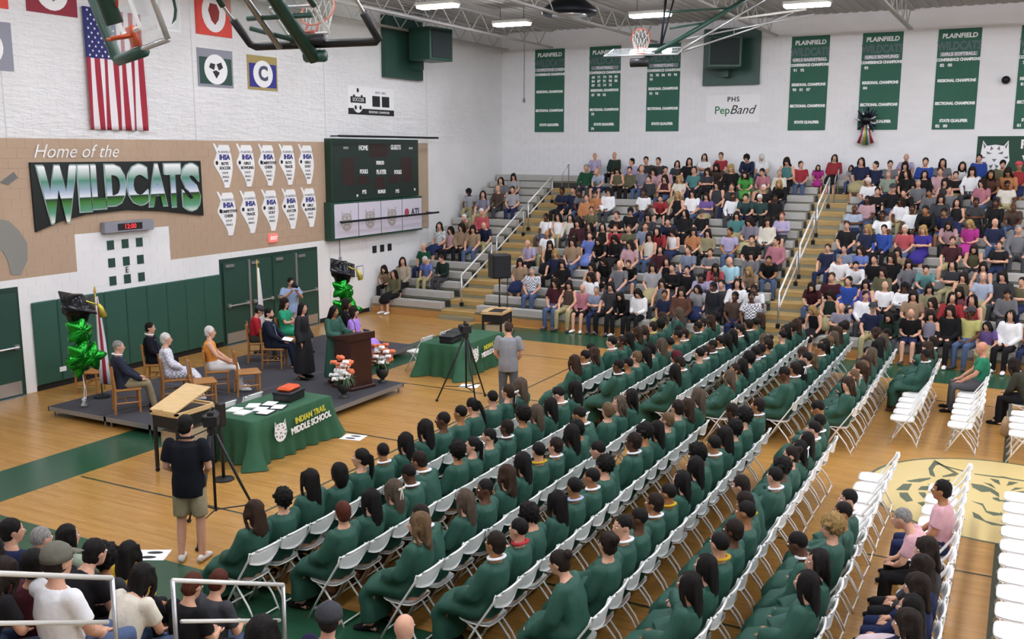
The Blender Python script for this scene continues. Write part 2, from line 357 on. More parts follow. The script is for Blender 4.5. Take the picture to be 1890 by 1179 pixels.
obj('shroud', MB().lathe([(.75, -.05), (.8, .05), (.6, .22), (.35, .4), (.3, .55)], 20).mesh('shroud', M_DKMETAL, True), t)
obj('cone', MB().lathe([(.5, -.09), (.45, -.02), (.1, .06)], 18).mesh('cone', M_STEEL, True), t)

# ---------------------------------------------------------------- bleachers
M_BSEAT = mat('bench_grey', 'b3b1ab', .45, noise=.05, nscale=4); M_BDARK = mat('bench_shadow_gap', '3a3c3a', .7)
M_BWOOD = mat('tread_wood', 'b0935c', .5, noise=.12, nscale=3, stretch=(1, 5, 5)); M_BBASE = mat('kick_wood', 'b98a52', .45, noise=.12, nscale=3, stretch=(1, 6, 6)); M_BOLIVE = mat('riser_olive', '8b8a74', .6)
BD, BR, Y0 = .54, .24, 24.46
def seat_y(j): return Y0+BD*j
def seat_z(j): return .47+BR*j
def bleacher(name, label, secs, aisles, sgn, yfront, nrow, rail_side=.5):
    """sgn +1: rises towards +y from yfront; -1: rises towards -y."""
    t = thing(name, label, 'bleachers', ((secs[0][0]+secs[-1][1])/2, yfront, 0)); ox, oy = t.location.x, t.location.y
    def Y(d): return sgn*d
    def bx(mb, x0, d0, z0, x1, d1, z1, mi=0): a, b = sorted((Y(d0), Y(d1))); return mb.box(x0-ox, a, z0, x1-ox, b, z1, mi)
    for j in range(nrow):
        dk = MB(); bx(dk, secs[0][0], BD*j+.03, .25+BR*j-.04, secs[-1][1], BD*(j+1)+.05, .25+BR*j); obj('deck', dk.mesh('deck', M_BOLIVE), t)
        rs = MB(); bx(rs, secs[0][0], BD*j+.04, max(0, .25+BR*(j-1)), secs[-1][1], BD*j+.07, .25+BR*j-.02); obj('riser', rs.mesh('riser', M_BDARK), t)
        full = j == 15
        for (x0, x1) in ([(secs[0][0], secs[-1][1])] if full else secs):
            s = MB(); a, b = sorted((Y(BD*j), Y(BD*j+.28)))
            zt = seat_z(j)
            V, F = chamfer_box((x0+.02-ox, a, zt-.21), (x1-.02-ox, b, zt), .012); s.add(V, F)
            obj('bench', s.mesh('bench', M_BSEAT), t)
        if j == 0:
            kb = MB(); bx(kb, secs[0][0], -.0, .0, secs[-1][1], .03, .2); obj('kickboard', kb.mesh('kickboard', M_BBASE), t)
    for (x0, x1) in aisles:
        for j in range(nrow-1 if nrow == 16 else nrow):
            if j == 0:
                a = MB(); bx(a, x0+.02, -.16, .0, x1-.02, .06, .11); obj('step', a.mesh('step', M_BOLIVE), t)
            a = MB(); zt = .25+BR*j
            bx(a, x0+.02, BD*j-.015, zt-.13, x1-.02, BD*j+.03, zt+.012); bx(a, x0+.02, BD*j-.015, zt, x1-.02, BD*(j+1)+.02, zt+.012)
            st = obj('step', a.mesh('step', M_BWOOD), t)
            a = MB(); bx(a, x0+.02, BD*j-.005, max(0, zt-.235), x1-.02, BD*j+.02, zt-.13); obj('step_riser', a.mesh('step_riser', M_BOLIVE), t)
            a = MB(); bx(a, x0+.02, BD*j-.018, zt+.0, x1-.02, BD*j+.012, zt+.015); obj('nosing', a.mesh('nosing', M_PALE), st)
    return t
bleacher('bleachers', 'grey telescopic bench bleachers with wood aisle steps along the white back wall', [(-17.85, -15.3), (-14.1, -5.9), (-4.85, 6.0)], [(-15.3, -14.1), (-5.9, -4.85)], 1, Y0, 16)
bleacher('bleachers', 'near grey bench bleachers in the lower left corner below the handrail', [(-17.85, -5.95), (-4.85, 6.0)], [(-5.95, -4.85)], -1, 6.2, 7)
# handrails up the aisles: each is one railing with posts
def handrail(label, x, ya, yb, sgn, yfront, top=.92, mid=.5, rr=.027):
    def zz(y): return .25+BR*(sgn*(y-yfront))/BD
    t = thing('handrail', label, 'handrail', (x, ya, zz(ya)), 0, 'aisle handrails')
    def P(y, h): return (0, y-ya, zz(y)+h-zz(ya))
    e = .06*sgn
    obj('top_rail', MB().tube([P(ya, top), P(yb, top)], rr, 8).mesh('top_rail', M_WMETAL, True), t)
    obj('mid_rail', MB().tube([P(ya+e, mid), P(yb-e, mid)], rr*.9, 8).mesh('mid_rail', M_WMETAL, True), t)
    for y in (ya, yb):
        obj('post', MB().tube([P(y, -.02 if abs(y-yfront) > .1 else .0), P(y, top)], rr*.95, 8).mesh('post', M_STEEL, True), t)
        q = P(y, 0); obj('bracket', MB().cbox(q[0]-.05, q[1]-.05, q[2]-.02, q[0]+.05, q[1]+.05, q[2]+.1, .01).mesh('bracket', M_DKMETAL), t)
    return t
for nm, x in (('left', -14.75), ('right', -5.42)):
    segs = [(24.75, 26.6), (26.95, 28.8), (29.15, 31.0)] if nm == 'left' else [(25.0, 26.95), (27.3, 29.1), (29.5, 31.2)]
    for i, (a, b) in enumerate(segs):
        handrail('slanting white aisle handrail on the %s aisle of the far bleachers, %s from the floor' % (nm, ordw(i+1)), x, a, b, 1, Y0)
    t = thing('guard_rail', 'upright steel hoop rail at the top of the %s aisle of the far bleachers' % nm, 'handrail', (x+.1, 31.6, .25+BR*13))
    obj('hoop', MB().tube([(0, 0, 0), (0, 0, .75), (0, .55, 1.1), (0, .55, .24)], .02, 8).mesh('hoop', M_STEEL, True), t)
handrail('thick white handrail across the lower left corner, its nearer length', -5.42, 4.32, 2.2, -1, 6.2, .97, .64, .018)
handrail('thick white handrail in the lower left, its lower length ending by the court', -5.42, 6.05, 4.85, -1, 6.2, .97, .64, .018)
# ---------------------------------------------------------------- west wall fittings
def door_pair(n, u0, u1, leaves, label=None):
    d = obj('door_%d' % n, MB().rect(FW, u0-.06, 0, u1+.06, 2.24, .0, .02).mesh('door_frame', mat('frame_green', '1d3b31', .5))); d['kind'] = 'structure'
    w = (u1-u0)/leaves
    for i in range(leaves):
        a, b = u0+i*w+.02, u0+(i+1)*w-.02
        lf = obj('leaf', MB().rect(FW, a, .02, b, 2.13, .02, .06).mesh('leaf', M_GSTEEL), d)
        obj('kick_plate', MB().rect(FW, a+.04, .05, b-.04, .32, .06, .066).mesh('kick_plate', M_STEEL), lf)
        pb = MB(); pb.tube([FW(a+.08, 1.03, .13), FW(b-.08, 1.03, .13)], .022, 8); pb.rect(FW, a+.06, .99, a+.16, 1.08, .06, .13); pb.rect(FW, b-.16, .99, b-.06, 1.08, .06, .13)
        obj('push_bar', pb.mesh('push_bar', M_STEEL), lf); obj('closer', MB().rect(FW, a+.06, 2.02, a+.34, 2.09, .06, .11).mesh('closer', M_STEEL), lf)
    for i in range(1, leaves):
        obj('mullion', MB().rect(FW, u0+i*w-.035, 0, u0+i*w+.035, 2.15, .02, .09).mesh('mullion', M_STEEL if i != 2 else M_GREEN), d)
    obj('threshold', MB().rect(FW, u0, 0, u1, .015, .0, .14).mesh('threshold', M_STEEL), d)
door_pair(1, 10.9, 12.5, 2); door_pair(2, 18.22, 21.95, 4)
t = thing('wall_pad', 'long dark green padded wall covering behind the stage, in upright sections', 'wall pad', (WX, 12.82, 0))
n = 9; w = (18.16-12.82)/n
for i in range(n):
    V, F = chamfer_box((0, i*w+.004, .12), (.055, (i+1)*w-.004, 1.87), .018); obj('pad', MB().add(V, F).mesh('pad', M_GPAD), t)
obj('base', MB().box(0, 0, 0, .02, n*w, .11).mesh('base', M_RUBBER), t)
obj('outlet', MB().box(.055, .52, .32, .066, .68, .42).mesh('outlet', M_WHITE), t)
t = thing('wildcats_sign', 'black sign with arched green chrome letters reading WILDCATS on the tan band', 'sign', (WX, 13.05, 3.3))
def pin(o): o.matrix_parent_inverse = o.parent.matrix_basis.inverted(); return o
bpy.context.view_layer.update()
SG = [(13.05, 4.72), (13.62, 3.48), (17.68, 3.38), (17.67, 4.71)]
out = [(13.05, 4.72), (13.06, 3.31), (13.62, 3.48), (14.3, 3.6), (15.38, 3.64), (16.39, 3.56), (17.68, 3.38), (17.67, 4.71)]
pin(obj('board', MB().prism(FW, out, .0, .05).mesh('board', mat('sign_black', '141a18', .4)), t))
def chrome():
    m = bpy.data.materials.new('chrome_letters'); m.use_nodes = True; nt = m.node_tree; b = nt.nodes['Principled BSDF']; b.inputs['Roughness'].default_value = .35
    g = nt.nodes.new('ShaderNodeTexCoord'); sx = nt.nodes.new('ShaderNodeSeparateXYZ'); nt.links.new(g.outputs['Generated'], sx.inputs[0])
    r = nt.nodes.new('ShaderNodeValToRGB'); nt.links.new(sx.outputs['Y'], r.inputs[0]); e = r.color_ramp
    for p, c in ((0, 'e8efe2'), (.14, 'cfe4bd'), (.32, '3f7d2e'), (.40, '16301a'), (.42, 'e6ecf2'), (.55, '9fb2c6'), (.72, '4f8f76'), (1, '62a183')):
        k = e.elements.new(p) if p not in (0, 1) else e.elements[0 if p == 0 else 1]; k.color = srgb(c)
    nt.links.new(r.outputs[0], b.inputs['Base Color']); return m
M_CHROME = chrome()
LT = [('W', 13.17, 14.1, 3.47), ('I', 14.14, 14.42, 3.67), ('L', 14.46, 14.8, 3.71), ('D', 14.84, 15.36, 3.76), ('C', 15.41, 15.98, 3.74), ('A', 16.0, 16.53, 3.69), ('T', 16.5, 16.98, 3.65), ('S', 17.02, 17.58, 3.53)]
for ch, a, b, lo in LT:
    me = text_mesh(ch, 1.0, .02, weight=.055).copy(); co = [v.co.copy() for v in me.vertices]
    x0, x1 = min(c.x for c in co), max(c.x for c in co); y0, y1 = min(c.y for c in co), max(c.y for c in co)
    for lay, gr, dd in (('letter_edge', .03, .052), ('letter', 0, .06)):
        q = me.copy()
        for v in q.vertices: v.co = Vector(FW(a-gr+(v.co.x-x0)/(x1-x0)*(b-a+2*gr), lo-gr+(v.co.y-y0)/(y1-y0)*(4.64-lo+2*gr), dd+max(0, v.co.z)))
        q.materials.clear(); q.materials.append(M_CHROME if lay == 'letter' else mat('letter_rim', '9fb4ae', .4))
        if lay == 'letter':      # vertical gradient runs through the height
            for v in q.vertices: v.co = Vector((v.co.x, v.co.y, v.co.z))
        pin(obj(lay, q, t))
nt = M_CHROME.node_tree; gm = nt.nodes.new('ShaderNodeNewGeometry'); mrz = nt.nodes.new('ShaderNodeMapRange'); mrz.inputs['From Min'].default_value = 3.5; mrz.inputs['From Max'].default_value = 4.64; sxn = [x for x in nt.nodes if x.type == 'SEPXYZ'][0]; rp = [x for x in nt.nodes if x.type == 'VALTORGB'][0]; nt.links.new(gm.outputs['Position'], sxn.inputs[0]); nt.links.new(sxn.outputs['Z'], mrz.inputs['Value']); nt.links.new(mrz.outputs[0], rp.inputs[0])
def wtext(s, size, u, v, m, label, cat='lettering', d=.015, plane=MW, group=None, name='wall_lettering', **k):
    o = text(s, size, plane(u, v, d), m, None, name, **k); return tag(o, label, cat, group)
wtext('Home of the', .40, 14.2, 4.93, M_WHITEW, 'white script reading Home of the above the wildcats sign', shear=.38, xs=1.02, weight=-.002)
# grey paw and claw shapes painted at the left end of the band
gp = mat('mural_grey', '8a8982', .7)
o = obj('wall_mural', MB().prism(FW, [(11.6, 3.5), (12.29, 3.62), (12.5, 3.57), (12.71, 3.36), (12.86, 3.1), (12.84, 2.76), (12.66, 2.47), (12.45, 2.5), (12.4, 2.8), (12.3, 3.0), (12.1, 2.9), (11.6, 3.0)][::-1], .0, .014).mesh('wall_mural', gp)); tag(o, 'grey painted curved mural shape at the far left of the tan band', 'mural')
o = obj('wall_mural', MB().prism(FW, [(12.38, 4.34), (12.70, 4.53), (12.78, 4.42), (12.55, 4.28)][::-1], .0, .014).mesh('wall_mural', mat('mural_dark', '6f706c', .7))); tag(o, 'small grey painted mural piece left of the wildcats sign', 'mural')
t = thing('shot_clock', 'grey LED clock box with red digits under the wildcats sign', 'clock', (WX, 15.34, 3.28))
obj('case', MB().cbox(0, -.68, -.12, .16, .68, .12, .012).mesh('case', M_GREYP), t); obj('display', MB().box(.16, -.34, -.075, .166, .34, .075).mesh('display', M_BLACK), t)
mled = mat('led_red', 'd02a30', .4, emit=1.6); MWl = Matrix(((0, 0, 1, .168), (1, 0, 0, 0), (0, 1, 0, 0), (0, 0, 0, 1)))
o = obj('digits', text_mesh('12:00', .15, .002).copy(), t); o.data.materials.clear(); o.data.materials.append(mled); o.matrix_local = MWl
for i, (u, v) in enumerate([(a, b) for b in (2.885, 2.49, 2.085) for a in (14.9, 15.3, 15.7)]):
    o = obj('target_square', MB().rect(FW, u-.09, v-.1, u+.09, v+.1, 0, .014).mesh('target_square', mat('square_green', '24463c', .5))); tag(o, 'small dark green square on white wall, %s row, %s from the left' % (ordw(i//3+1), ordw(i % 3+1)), 'wall marking', 'grid of nine green squares')
wtext('E', .19, 15.3, 2.285, M_BLACKP, 'black letter E among the green squares')
# American flag hanging from its short side
mb = MB(); NX, NY = 26, 22; u0, u1, vt, vb = 14.55, 16.08, 7.95, 5.4
P = []
for j in range(NY+1):
    for i in range(NX+1):
        u = u0+(u1-u0)*i/NX; v = vt+(vb-vt)*j/NY; amp = .012+.035*j/NY; P.append(FW(u+.02*j/NY*math.sin(i*.5), v, .06+amp*math.sin(i*.95+j*.12)))
F0 = [[], [], []]
for j in range(NY):
    for i in range(NX):
        f = (j*(NX+1)+i, (j+1)*(NX+1)+i, (j+1)*(NX+1)+i+1, j*(NX+1)+i+1); can = i < 14 and j < 9
        F0[2 if can else (i//2) % 2].append(f)
b0 = MB(); b0.v = [tuple(p) for p in P]
for k in (0, 1, 2): b0.f += F0[k]; b0.m += [k]*len(F0[k])
fl = obj('flag', b0.mesh('flag', [mat('flag_red', 'a02638', .8), mat('flag_white', 'e9e6e6', .8), mat('flag_blue', '2b2f6b', .8)], True)); md = fl.modifiers.new('s', 'SOLIDIFY'); md.thickness = .004
tag(fl, 'American flag hung upright high on the white block wall', 'flag')
sm = MB()
def star(mb, fr, u, v, r, d0, d1): mb.prism(fr, [(u+(r if k % 2 == 0 else r*.4)*math.cos(math.pi/2+k*math.pi/5), v+(r if k % 2 == 0 else r*.4)*math.sin(math.pi/2+k*math.pi/5)) for k in range(10)], d0, d1)
for r_ in range(11):
    for c_ in range(5 if r_ % 2 == 0 else 4): star(sm, FW, 14.64+(.0 if r_ % 2 == 0 else .08)+c_*.16, 7.88-r_*.092, .032, .092, .096)
s = obj('star', sm.mesh('star', M_WHITEW), fl); s['kind'] = 'stuff'
# conference banners
def oval(u, v, a, b, n=22): return [(u+a*math.cos(2*math.pi*k/n), v+b*math.sin(2*math.pi*k/n)) for k in range(n)]
def conf(u0, u1, v0, v1, field, rim, label, mark, mcol, top=None):
    t = thing('school_banner', label, 'banner', (WX, (u0+u1)/2, v0), 0, 'square school banners'); bpy.context.view_layer.update()
    pin(obj('cloth', MB().rect(FW, u0, v0, u1, v1, .0, .02).mesh('cloth', rim), t)); pin(obj('field', MB().rect(FW, u0+.05, v0+.06, u1-.05, v1-(.2 if top else .06), .02, .025).mesh('field', field), t))
    uc, vc = (u0+u1)/2, (v0+v1)/2-.03; pin(obj('disc', MB().prism(FW, oval(uc, vc, (u1-u0)*.33, (v1-v0)*.40), .025, .03).mesh('disc', M_WHITEW), t))
    m2 = MB()
    for pts in mark: m2.prism(FW, [(uc+a*(u1-u0), vc+b*(v1-v0)) for a, b in pts], .03, .036)
    if mark: pin(obj('emblem', m2.mesh('emblem', mcol), t))
    return t, uc, vc
blob = [[(-.12, .14), (-.2, .05), (-.16, -.08), (-.05, -.16), (.02, -.22), (.1, -.14), (.17, .0), (.15, .14), (.05, .08), (-.03, .18)]]
mred = mat('banner_red', 'd8483c', .7); mmar = mat('banner_maroon', '8e2436', .7); mgrn = mat('banner_green', '2b4a40', .7); mlg = mat('banner_grey', '8f919b', .7); mblu = mat('banner_blue', '2d2f86', .7); mgo = mat('banner_gold', 'a8955a', .7)
conf(17.78, 18.98, 7.72, 8.85, mred, mred, 'red banner with a tiger face in a white oval', [[(-.1, .2), (-.16, .05), (-.08, -.16), (.02, -.24), (.12, -.12), (.15, .05), (.08, .19)]], mat('emblem_brick', '8f2f2c', .7), 1)
conf(17.77, 18.95, 6.5, 7.4, mgrn, mlg, 'green and grey banner with a bulldog sketch in a white oval', [[(-.15, .16), (-.2, .04), (-.06, -.02), (-.02, .14)], [(.02, .14), (.08, -.02), (.2, .06), (.15, .2)], [(-.1, -.06), (.0, -.24), (.1, -.08), (0, -.02)]], M_BLACKP, 1)
t_, uc, vc = conf(19.48, 20.6, 6.52, 7.38, mblu, mgo, 'royal blue and gold banner with a letter C in a white oval', [], None, 1)
o = text('C', .5, MW(uc, vc, .034), mat('emblem_slate', '4a4f68', .7), t_, 'emblem', weight=.02)
conf(16.58, 17.3, 7.68, 8.75, mat('banner_mint', 'dfe9e4', .7), M_WHITEW, 'white banner with a green crescent beside the hoop', [[(.1, .32), (.3, .2), (.36, 0), (.3, -.2), (.1, -.32), (.2, -.15), (.24, 0), (.2, .15)]], mgrn)
conf(13.28, 14.46, 7.7, 8.7, mmar, mmar, 'maroon banner with a white oval cut by the top edge', blob, mlg, 1)
conf(11.7, 12.89, 6.5, 7.42, mlg, mlg, 'grey banner with a white oval at the far left', blob, M_BLACKP, 1)
conf(11.7, 12.88, 7.68, 8.6, mred, mred, 'orange red banner at the far upper left corner', blob, M_BLACKP)
# state-shaped title plaques
ILL = [(0, 1), (.1, .985), (.25, .87), (.3, .96), (.8, .96), (.87, .9), (.93, .75), (.99, .55), (.99, .42), (.92, .25), (.83, .1), (.76, 0), (.52, 0), (.5, .09), (.4, .2), (.25, .33), (.1, .45), (.02, .53), (.03, .6), (.12, .68), (.2, .78)]
k = 0
for row, v0, v1 in ((0, 4.03, 5.14), (1, 2.82, 3.95)):
    for i in range(5):
        a = (18.13 if row == 0 else 18.18)+.8*i; b = a+.66; k += 1
        t = thing('state_plaque', 'white state-shaped title plaque with blue and black print, %s row, %s from the left' % (('upper', 'lower')[row], ordw(i+1)), 'plaque', (WX, a, v0), 0, 'ten white state-shaped plaques'); bpy.context.view_layer.update()
        P = [(a+x*(b-a), v0+y*(v1-v0)) for x, y in ILL][::-1]
        pin(obj('panel', MB().prism(FW, P, 0, .02).mesh('panel', M_WHITEW), t)); uc = a+.58*(b-a)
        text('IHSA', .17, MW(uc, v0+.68*(v1-v0), .022), M_BLUEP, t, weight=.008)
        text('PLAINFIELD', .085, MW(uc, v0+.80*(v1-v0), .022), M_GREYP, t)
        wd = [('BOYS', 'SOCCER'), ('GIRLS', 'BOWLING'), ('COMPETITIVE', 'CHEER'), ('BOYS', 'TRACK'), ('GIRLS', 'GOLF')][(i+row*2) % 5]
        text(wd[0], .10, MW(uc, v0+.54*(v1-v0), .022), M_BLACKP, t, weight=.003); text(wd[1], .10, MW(uc, v0+.44*(v1-v0), .022), M_BLACKP, t, weight=.003)
        for q in range(3 if row == 0 else 2): text(('STATE', 'FINALS', '2ND')[q], .075, MW(uc+.01*q, v0+(.33-.09*q)*(v1-v0), .022), M_BLACKP, t)
        pin(obj('seal', MB().prism(FW, oval(a+.11, v0+.56*(v1-v0), .045, .05, 12), .02, .026).mesh('seal', M_BLACKP), t))
t = thing('exit_sign', 'lit red exit sign above the double doors', 'sign', (WX, 20.16, 2.63)); obj('case', MB().cbox(0, -.16, -.11, .07, .16, .11, .01).mesh('case', mat('exit_case', 'e06a62', .5, emit=.7)), t)
o = obj('lettering', text_mesh('EXIT', .13, .002, weight=.004).copy(), t); o.data.materials.clear(); o.data.materials.append(mat('exit_red', 'ff8f88', .4, emit=2.0)); o.matrix_local = Matrix(((0, 0, 1, .072), (1, 0, 0, 0), (0, 1, 0, 0), (0, 0, 0, 1)))
# soccer record board
t = thing('record_board', 'soccer record sign with ball emblem on the upper white wall', 'sign', (WX, 24.8, 6.0)); bpy.context.view_layer.update()
pin(obj('board', MB().rect(FW, 23.65, 6.0, 26.0, 6.85, 0, .015).mesh('board', M_WHITEW), t)); pin(obj('bar', MB().rect(FW, 23.65, 6.02, 26.0, 6.2, .015, .02).mesh('bar', M_BLACKP), t))
pin(obj('ball', MB().prism(FW, oval(24.12, 6.45, .3, .38), .015, .024).mesh('ball', M_WHITEW), t)); bb = MB(); bb.rect(FW, 23.76, 6.36, 24.5, 6.54, .024, .03)
for a in range(5): bb.prism(FW, oval(24.12+.2*math.cos(a*1.257+1.57), 6.45+.28*math.sin(a*1.257+1.57), .06, .075, 5), .024, .029)
pin(obj('patch', bb.mesh('patch', M_BLACKP), t)); text('SOCCER', .15, MW(24.13, 6.45, .031), M_WHITEW, t)
for j in (0, 1): pin(obj('number_panel', MB().rect(FW, 24.86+j*.5, 6.28, 25.25+j*.5, 6.6, .015, .022).mesh('number_panel', M_BLACKP), t))
text('BOYS  GIRLS', .1, MW(25.3, 6.7, .018), M_GREYP, t); text('REGIONAL CHAMPIONS', .1, MW(25.2, 6.11, .022), M_WHITEW, t)
# scoreboard
t = thing('scoreboard', 'large dark green scoreboard with unlit digits and white captions', 'scoreboard', (WX, 24.8, 3.5)); bpy.context.view_layer.update()
pin(obj('case', MB().rect(FW, 22.5, 3.5, 27.05, 5.3, .0, .22).mesh('case', mat('score_green', '1d3a2e', .4)), t)); pin(obj('face', MB().rect(FW, 22.6, 3.56, 27.0, 5.24, .22, .225).mesh('face', mat('score_face', '20322c', .35)), t))
md_ = mat('unlit_digit', '33211f', .5)
for (a, b, c, d) in ((23.0, 3.95, 23.6, 4.75), (26.05, 3.95, 26.65, 4.75), (24.4, 4.75, 25.3, 5.15), (23.75, 3.95, 24.3, 4.2), (24.6, 3.8, 25.1, 4.15), (25.35, 3.95, 25.9, 4.2)): pin(obj('digit_panel', MB().rect(FW, a, b, c, d, .225, .229).mesh('digit_panel', md_), t))
for s, u, v, z_ in (('HOME', 24.05, 5.03, .2), ('GUESTS', 25.75, 5.05, .2), ('PERIOD', 24.9, 4.58, .15), ('FOULS', 24.05, 4.33, .17), ('PLAYER', 24.95, 4.3, .19), ('FOULS', 25.85, 4.28, .17), ('PTS', 24.05, 3.72, .16), ('BONUS', 24.95, 3.7, .15), ('PTS', 25.8, 3.68, .15), ('W', 23.7, 3.62, .1), ('W', 26.8, 3.7, .1), ('* * *', 23.2, 5.0, .15), ('* * *', 26.6, 5.0, .14)):
    text(s, z_, MW(u, v, .232), M_WHITEW, t, weight=.006, xs=.8)
t = thing('sponsor_panel', 'row of four pale panels with cat emblems under the scoreboard', 'sign', (WX, 24.8, 2.4)); bpy.context.view_layer.update()
pin(obj('case', MB().rect(FW, 22.4, 2.37, 27.2, 3.48, .0, .24).mesh('case', M_GREEN), t)); mpn = mat('pale_panel', 'd9d4e0', .4)  # panel faces have one even pale colour, no emission
CAT = [(-.30, .42), (-.2, .28), (0, .31), (.2, .28), (.30, .42), (.33, .1), (.36, -.1), (.26, -.32), (.1, -.42), (-.1, -.42), (-.26, -.32), (-.36, -.1), (-.33, .1)]
def cat(par, fr, uc, vc, s, d, base, dark):
    pin(obj('cat_emblem', MB().prism(fr, [(uc+a*s, vc+b*s) for a, b in CAT][::-1], d, d+.004).mesh('cat_emblem', base), par)); m2 = MB()
    for sg in (1, -1):
        for pts in ([(.06, .08), (.2, .14), (.18, .06)], [(.04, .2), (.1, .28), (.12, .16)], [(.2, -.02), (.33, .02), (.3, -.06)], [(.18, -.14), (.3, -.14), (.24, -.24)], [(.26, .2), (.3, .38), (.22, .26)], [(.02, -.2), (.12, -.24), (.06, -.32)]):
            P = [(uc+sg*a*s, vc+b*s) for a, b in pts]; m2.prism(fr, P if sg > 0 else P[::-1], d+.004, d+.008)
    m2.prism(fr, [(uc+a*s, vc+b*s) for a, b in [(-.06, -.06), (0, -.14), (.06, -.06)]], d+.004, d+.008); pin(obj('cat_lines', m2.mesh('cat_lines', dark), par))
for i in range(4):
    a = 22.56+i*1.16; pin(obj('panel', MB().rect(FW, a, 2.43, a+1.12, 3.42, .24, .255).mesh('panel', mpn), t))
    if i < 3: cat(t, FW, a+.56, 2.92, .72, .256, mat('emblem_taupe', 'aaa29c', .6), mpn)
    else:
        text('ATI', .3, MW(a+.72, 2.98, .258), mat('ati_grey', '4a4a56', .6), t, weight=.008); pin(obj('emblem', MB().prism(FW, oval(a+.24, 2.98, .13, .14, 14), .255, .26).mesh('emblem', mat('emblem_crimson', 'b04a5c', .6)), t))
for k, (v, z0) in enumerate(((5.37, 5.37), (2.91, 2.91))):
    o = obj('guide_rail', MB().tube([FW(22.6, v, .45), FW(27.9, v, .45)], .035, 6).tube([FW(22.8, v, .0), FW(22.8, v, .45)], .02, 6).tube([FW(27.75, v, .0), FW(27.75, v, .45)], .02, 6).mesh('guide_rail', M_DKMETAL)); tag(o, 'thin dark steel rail mounted %s the scoreboard' % ('above', 'across the panels under')[k], 'rail')
o = obj('wall_panel', MB().rect(FW, 27.26, 2.4, 27.9, 5.2, 0, .05).mesh('wall_panel', mat('tan_panel', 'b5a088', .6))); tag(o, 'narrow tan panel on the wall right of the scoreboard', 'panel')
for i, u in enumerate((24.81, 25.22, 25.63)):
    o = obj('wall_square', MB().rect(FW, u-.1, 1.8, u+.1, 2.02, 0, .02).mesh('wall_square', M_BLACKP)); tag(o, 'small black square under the scoreboard, %s of three from the left' % ordw(i+1), 'wall marking', 'three black squares')
for i, u in enumerate((23.5, 24.02)):
    o = obj('notice_frame', MB().rect(FW, u-.17, 1.14, u+.17, 1.48, 0, .02).rect(FW, u-.14, 1.17, u+.14, 1.45, .02, .024, 1).mesh('notice_frame', [M_GREYP, M_WHITEW])); tag(o, 'small thin-framed white notice, the %s of a pair by the bleachers' % ('left', 'right')[i], 'notice')
t = thing('extinguisher_cabinet', 'white wall cabinet with dark glass front beside the far door', 'cabinet', (WX, 22.9, 1.1)); obj('box', MB().cbox(0, -.13, -.32, .09, .13, .32, .01).mesh('box', M_WHITE), t); obj('pane', MB().box(.09, -.09, -.25, .094, .09, .27).mesh('pane', M_DKMETAL), t)
t = thing('wall_switch', 'grey switch box with conduit below the scoreboard', 'switch', (WX, 23.06, 1.75)); obj('box', MB().cbox(0, -.05, -.09, .05, .05, .09, .008).mesh('box', M_GREYP), t); obj('conduit', MB().tube([(.02, 0, .09), (.02, 0, .62)], .012, 6).mesh('conduit', M_GREYP), t)
# green speaker housings
def speaker_box(label, fr, u0, u1, v0, v1, cu, cv, rot):
    t = thing('speaker_housing', label, 'speaker', fr(cu, cv, 0)); bpy.context.view_layer.update()
    pin(obj('back_panel', MB().rect(fr, u0, v0, u1, v1, 0, .16).mesh('back_panel', M_GREEN), t))
    pin(obj('arm', MB().rect(fr, cu-.12, cv-.75, cu+.12, cv-.35, .16, .5).mesh('arm', M_GREEN), t))
    c, s = math.cos(rot), math.sin(rot); V, F = chamfer_box((-.55, -.5, -.45), (.55, .5, .45), .02)
    def tr(x, y, z): return fr(cu+x*c-z*s, cv+y, .85+x*s+z*c)
    pin(obj('cabinet', MB().add([tr(*p) for p in V], F).mesh('cabinet', M_GREEN), t))
    V, F = chamfer_box((-.47, -.42, .45), (.47, .42, .47), .005); pin(obj('grille', MB().add([tr(*p) for p in V], F).mesh('grille', mat('grille_dark', '1f2a29', .8)), t))
    for x in (-.35, .35): pin(obj('chain', MB().tube([tr(x, .5, 0), tr(x, CZ-cv-.55 if False else 1.0, 0)], .01, 5).mesh('chain', M_STEEL), t))
    return t
speaker_box('green speaker housing on the left wall above the scoreboard', FW, 25.4, 27.5, 7.2, 9.05, 26.9, 8.25, .15)
speaker_box('green speaker housing on the back wall between the banners', FB, -10.1, -8.2, 7.15, 9.0, -9.25, 8.15, -.45)
# title banners on the back wall
def title_banner(u, i, lines, head, years):
    t = thing('title_banner', 'tall green title banner on the back wall, %s from the left corner' % ordw(i), 'banner', (u, BY, 5.64), 0, 'tall green title banners'); bpy.context.view_layer.update()
    pin(obj('cloth', MB().rect(FB, u-.6, 5.64, u+.6, 8.63, .005, .02).mesh('cloth', mat('banner_pine', '2f6350', .75, noise=.06, nscale=2)), t))
    text('PLAINFIELD', .19, MBk(u, 8.42, .024), M_WHITEW, t, weight=.006, shear=.1); text('WILDCATS', .34, MBk(u, 8.12, .022), mat('banner_slate', '5f6d70', .7), t, xs=.72, weight=.012)
    pin(obj('stripe', MB().rect(FB, u-.52, 7.82, u+.52, 7.95, .02, .024).mesh('stripe', M_GREYP), t)); text(head, .13, MBk(u, 7.885, .026), M_WHITEW, t, weight=.003)
    for q, (v, s) in enumerate(zip((7.72, 7.1, 6.42, 5.9), ('CONFERENCE CHAMPIONS', 'REGIONAL CHAMPIONS', 'SECTIONAL CHAMPIONS', 'STATE QUALIFIER'))):
        text(s, .115, MBk(u, v, .024), M_WHITEW, t, xs=.86, weight=.008)
        for yi, y in enumerate(years[q]): text(y, .12, MBk(u-.44+.22*(yi % 5), v-.16-.14*(yi//5), .024), M_WHITEW, t, weight=.006)
E_ = []
